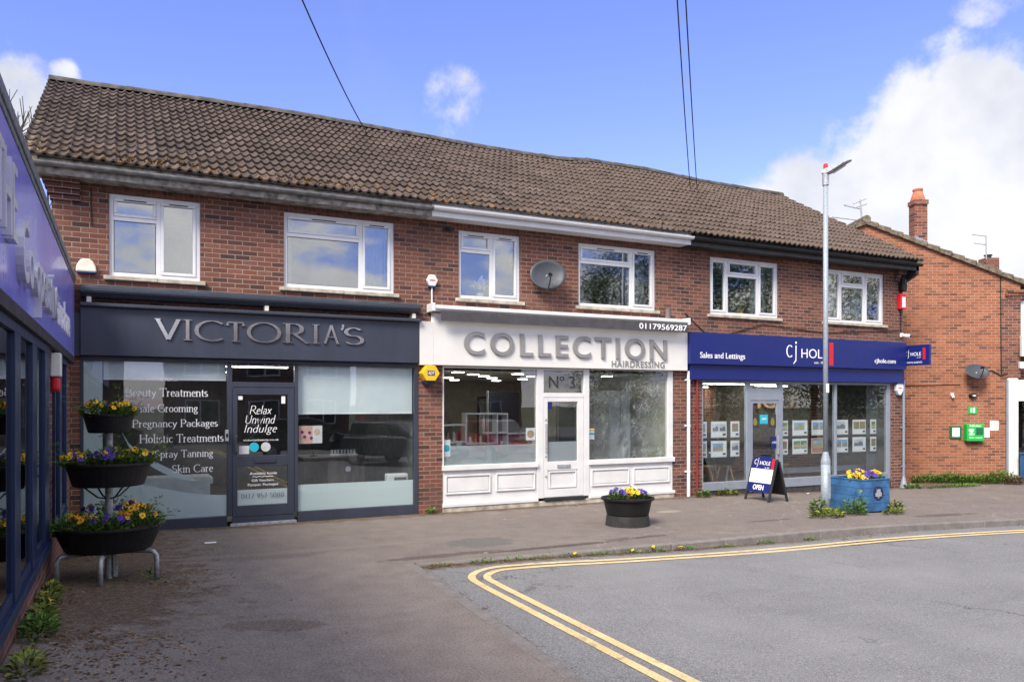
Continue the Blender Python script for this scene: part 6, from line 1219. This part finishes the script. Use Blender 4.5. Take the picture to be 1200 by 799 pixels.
# ================================================================== trees
def bare_tree(base, h, label, seed):
    rg = random.Random(seed); o = thing('bare_tree', base, label, 'tree'); tr = MB(); br = MB()
    def grow(p, d, L, r_, dep, m):
        q = p + d * L; mid = p + d * L * .5 + Vector((rg.uniform(-1, 1), rg.uniform(-1, 1), 0)) * L * .06; m.tube([p, mid, q], [r_, r_ * .85, r_ * .68], 6 if dep > 2 else 4, caps=False)
        if dep == 0: return
        for _ in range(3 if dep > 1 else 4):
            nd = (d + Vector((rg.uniform(-1, 1), rg.uniform(-1, 1), rg.uniform(-.2, .7))) * .62).normalized(); grow(p + d * L * rg.uniform(.55, 1), nd, L * rg.uniform(.58, .8), r_ * .6, dep - 1, br)
    grow(Vector(base), Vector((0, 0, 1)), h * .32, h * .018, 5, tr)
    tr.build('trunk', M['bark'], o); br.build('branches', M['bark'], o)
b = dpt(16, 472, 34); bare_tree((b.x, b.y, -.4), 17.5, 'leafless tree standing behind the left shop', 3)
def leafy_tree(base, h, r_, label, seed, mat='leafdk'):
    rg = random.Random(seed); o = thing('leafy_tree', base, label, 'tree', 'trees across the street'); b = Vector(base); tr = MB(); tr.tube([b, b + Vector((.1, 0, h * .3)), b + Vector((0, .1, h * .75))], [.22, .17, .06], 10); cr = MB()
    for k in range(46):
        a = rg.uniform(0, 6.28); q = b + Vector((math.cos(a) * r_ * rg.uniform(.2, .95), math.sin(a) * r_ * rg.uniform(.2, .95), h * rg.uniform(.18, .98)))
        if k % 2 == 0: tr.tube([b + Vector((0, 0, h * rg.uniform(.25, .5))), q], [.07, .015], 5, caps=False)
        for _ in range(650):
            p = q + Vector((rg.gauss(0, 1), rg.gauss(0, 1), rg.gauss(0, .8))) * r_ * .24; d = Vector((rg.uniform(-1, 1), rg.uniform(-1, 1), rg.uniform(-1, 1))).normalized() * .06; e = d.orthogonal().normalized() * .035; cr.add([p - d, p + e, p + d, p - e], [(0, 1, 2, 3)])
    tr.build('trunk', M['bark'], o); cr.build('crown', M[mat], o)
for i, (x, y_, h, r_, lab) in enumerate(((24, -9, 10.5, 2.6, 'first dark tree across the street beyond the houses'), (30, -8, 12, 3.4, 'tall dark tree across the street at the far end'), (37, -8, 11, 3.4, 'wide dark tree across the street beyond the others'), (45, -9, 12, 3.6, 'last dark tree across the street'))): leafy_tree((x, y_, -.3), h, r_, lab, 10 + i)
# houses and parked cars across the street, mirrored in the shop windows
def far_house(x0, x1, y_, hz, mat, label, seed):
    o = thing('far_house', ((x0 + x1) / 2, y_, -.4), label, 'house', 'houses across the street'); m = MB(); m.box(x0, x1, y_ - 7, y_, -.7, hz); m.prism([(y_ - 7, hz), (y_, hz), (y_ - 3.5, hz + 2.3)], x0, x1, lambda u, v, q: (q, u, v)); m.build('wall', mat, o)
    m = MB(); m.add([(x0 - .2, y_ + .4, hz - .2), (x1 + .2, y_ + .4, hz - .2), (x1 + .2, y_ - 3.5, hz + 2.45), (x0 - .2, y_ - 3.5, hz + 2.45)], [(0, 1, 2, 3)]); m.add([(x0 - .2, y_ - 7.4, hz - .2), (x1 + .2, y_ - 7.4, hz - .2), (x1 + .2, y_ - 3.5, hz + 2.45), (x0 - .2, y_ - 3.5, hz + 2.45)], [(0, 1, 2, 3)]); m.build('roof', M['roof2'], o)
    k = max(2, int((x1 - x0) / 3))
    for i in range(k):
        c = x0 + (x1 - x0) * (i + .5) / k
        for z0, z1 in ((.8, 2.1), (3.3, 4.5)):
            f_ = bars([(c - .8, c + .8, z1 - .07, z1), (c - .8, c + .8, z0, z0 + .07), (c - .8, c - .73, z0 + .07, z1 - .07), (c + .73, c + .8, z0 + .07, z1 - .07), (c - .035, c + .035, z0 + .07, z1 - .07)], y_ + .002, y_ + .06).build('window', M['upvc'], o); boxo('pane', (c - .73, c + .73, y_ + .004, y_ + .02, z0 + .07, z1 - .07), M['black'], f_, bevel=0)
far_house(-9, 0, -17, 5.2, M['brick'], 'red brick house across the street', 1); far_house(2, 11, -16, 5.2, M['dkbrick'], 'dark brick house across the street', 2); far_house(13.5, 22, -17, 5.3, M['dkbrick'], 'wide dark brick house across the street behind trees', 3)
def car(x, y_, rz_, mat, label):
    zb = rz(x, y_); o = thing('parked_car', (x, y_, zb), label, 'car', 'cars parked across the road'); c, s_ = math.cos(rz_), math.sin(rz_)
    tr = lambda u, v, q: (x + u * c - v * s_, y_ + u * s_ + v * c, zb + q)
    body = [(-2.1, .35), (-2.1, .80), (-1.95, .95), (.75, .98), (1.75, .82), (2.05, .62), (2.1, .35)]; cab = [(-1.95, .95), (-1.65, 1.42), (-.2, 1.48), (.2, 1.42), (.95, .97)]
    MB().prism(body, -.86, .86, lambda u, v, q: tr(u, q, v)).build('body', mat, o, bevel=.07); MB().prism(cab, -.70, .70, lambda u, v, q: tr(u, q, v)).build('cabin', mat, o, bevel=.06)
    MB().prism([(-1.5, 1.0), (-1.35, 1.36), (-.2, 1.41), (.1, 1.36), (.68, 1.0)], -.715, .715, lambda u, v, q: tr(u, q, v)).build('side_window', M['glass_blue'], o); MB().add([tr(.22, -.62, 1.42), tr(.22, .62, 1.42), tr(.97, .66, 1.0), tr(.97, -.66, 1.0)], [(0, 1, 2, 3)]).build('windscreen', M['glass_blue'], o)
    for u in (-1.35, 1.35):
        for v in (-.86, .86): t2 = MB().tube([tr(u, v - .09, .32), tr(u, v + .09, .32)], .32, 20).build('wheel', M['rubber'], o); MB().tube([tr(u, v - .095, .32), tr(u, v + .095, .32)], .19, 14).build('rim', M['galv'], t2)
    for v in (-.62, .62): MB().prism([(v - .2, .62), (v + .2, .62), (v + .16, .78), (v - .18, .76)], 1.86, 2.06, lambda u, w_, q: tr(q, u, w_)).build('headlight', M['paper'], o, bevel=.03)
    MB().prism([(-.25, .42), (.25, .42), (.25, .53), (-.25, .53)], 2.095, 2.12, lambda u, w_, q: tr(q, u, w_)).build('number_plate', M['paper'], o)
car(8.2, 1.6, R(62), M['carpaint'], 'dark grey hatchback parked facing the shops'); car(6.0, -2.2, R(8), M['carpaint'], 'dark saloon parked side on behind the other'); car(12.2, 0.3, R(90), M['carpaint2'], 'red hatchback parked facing the hair salon')
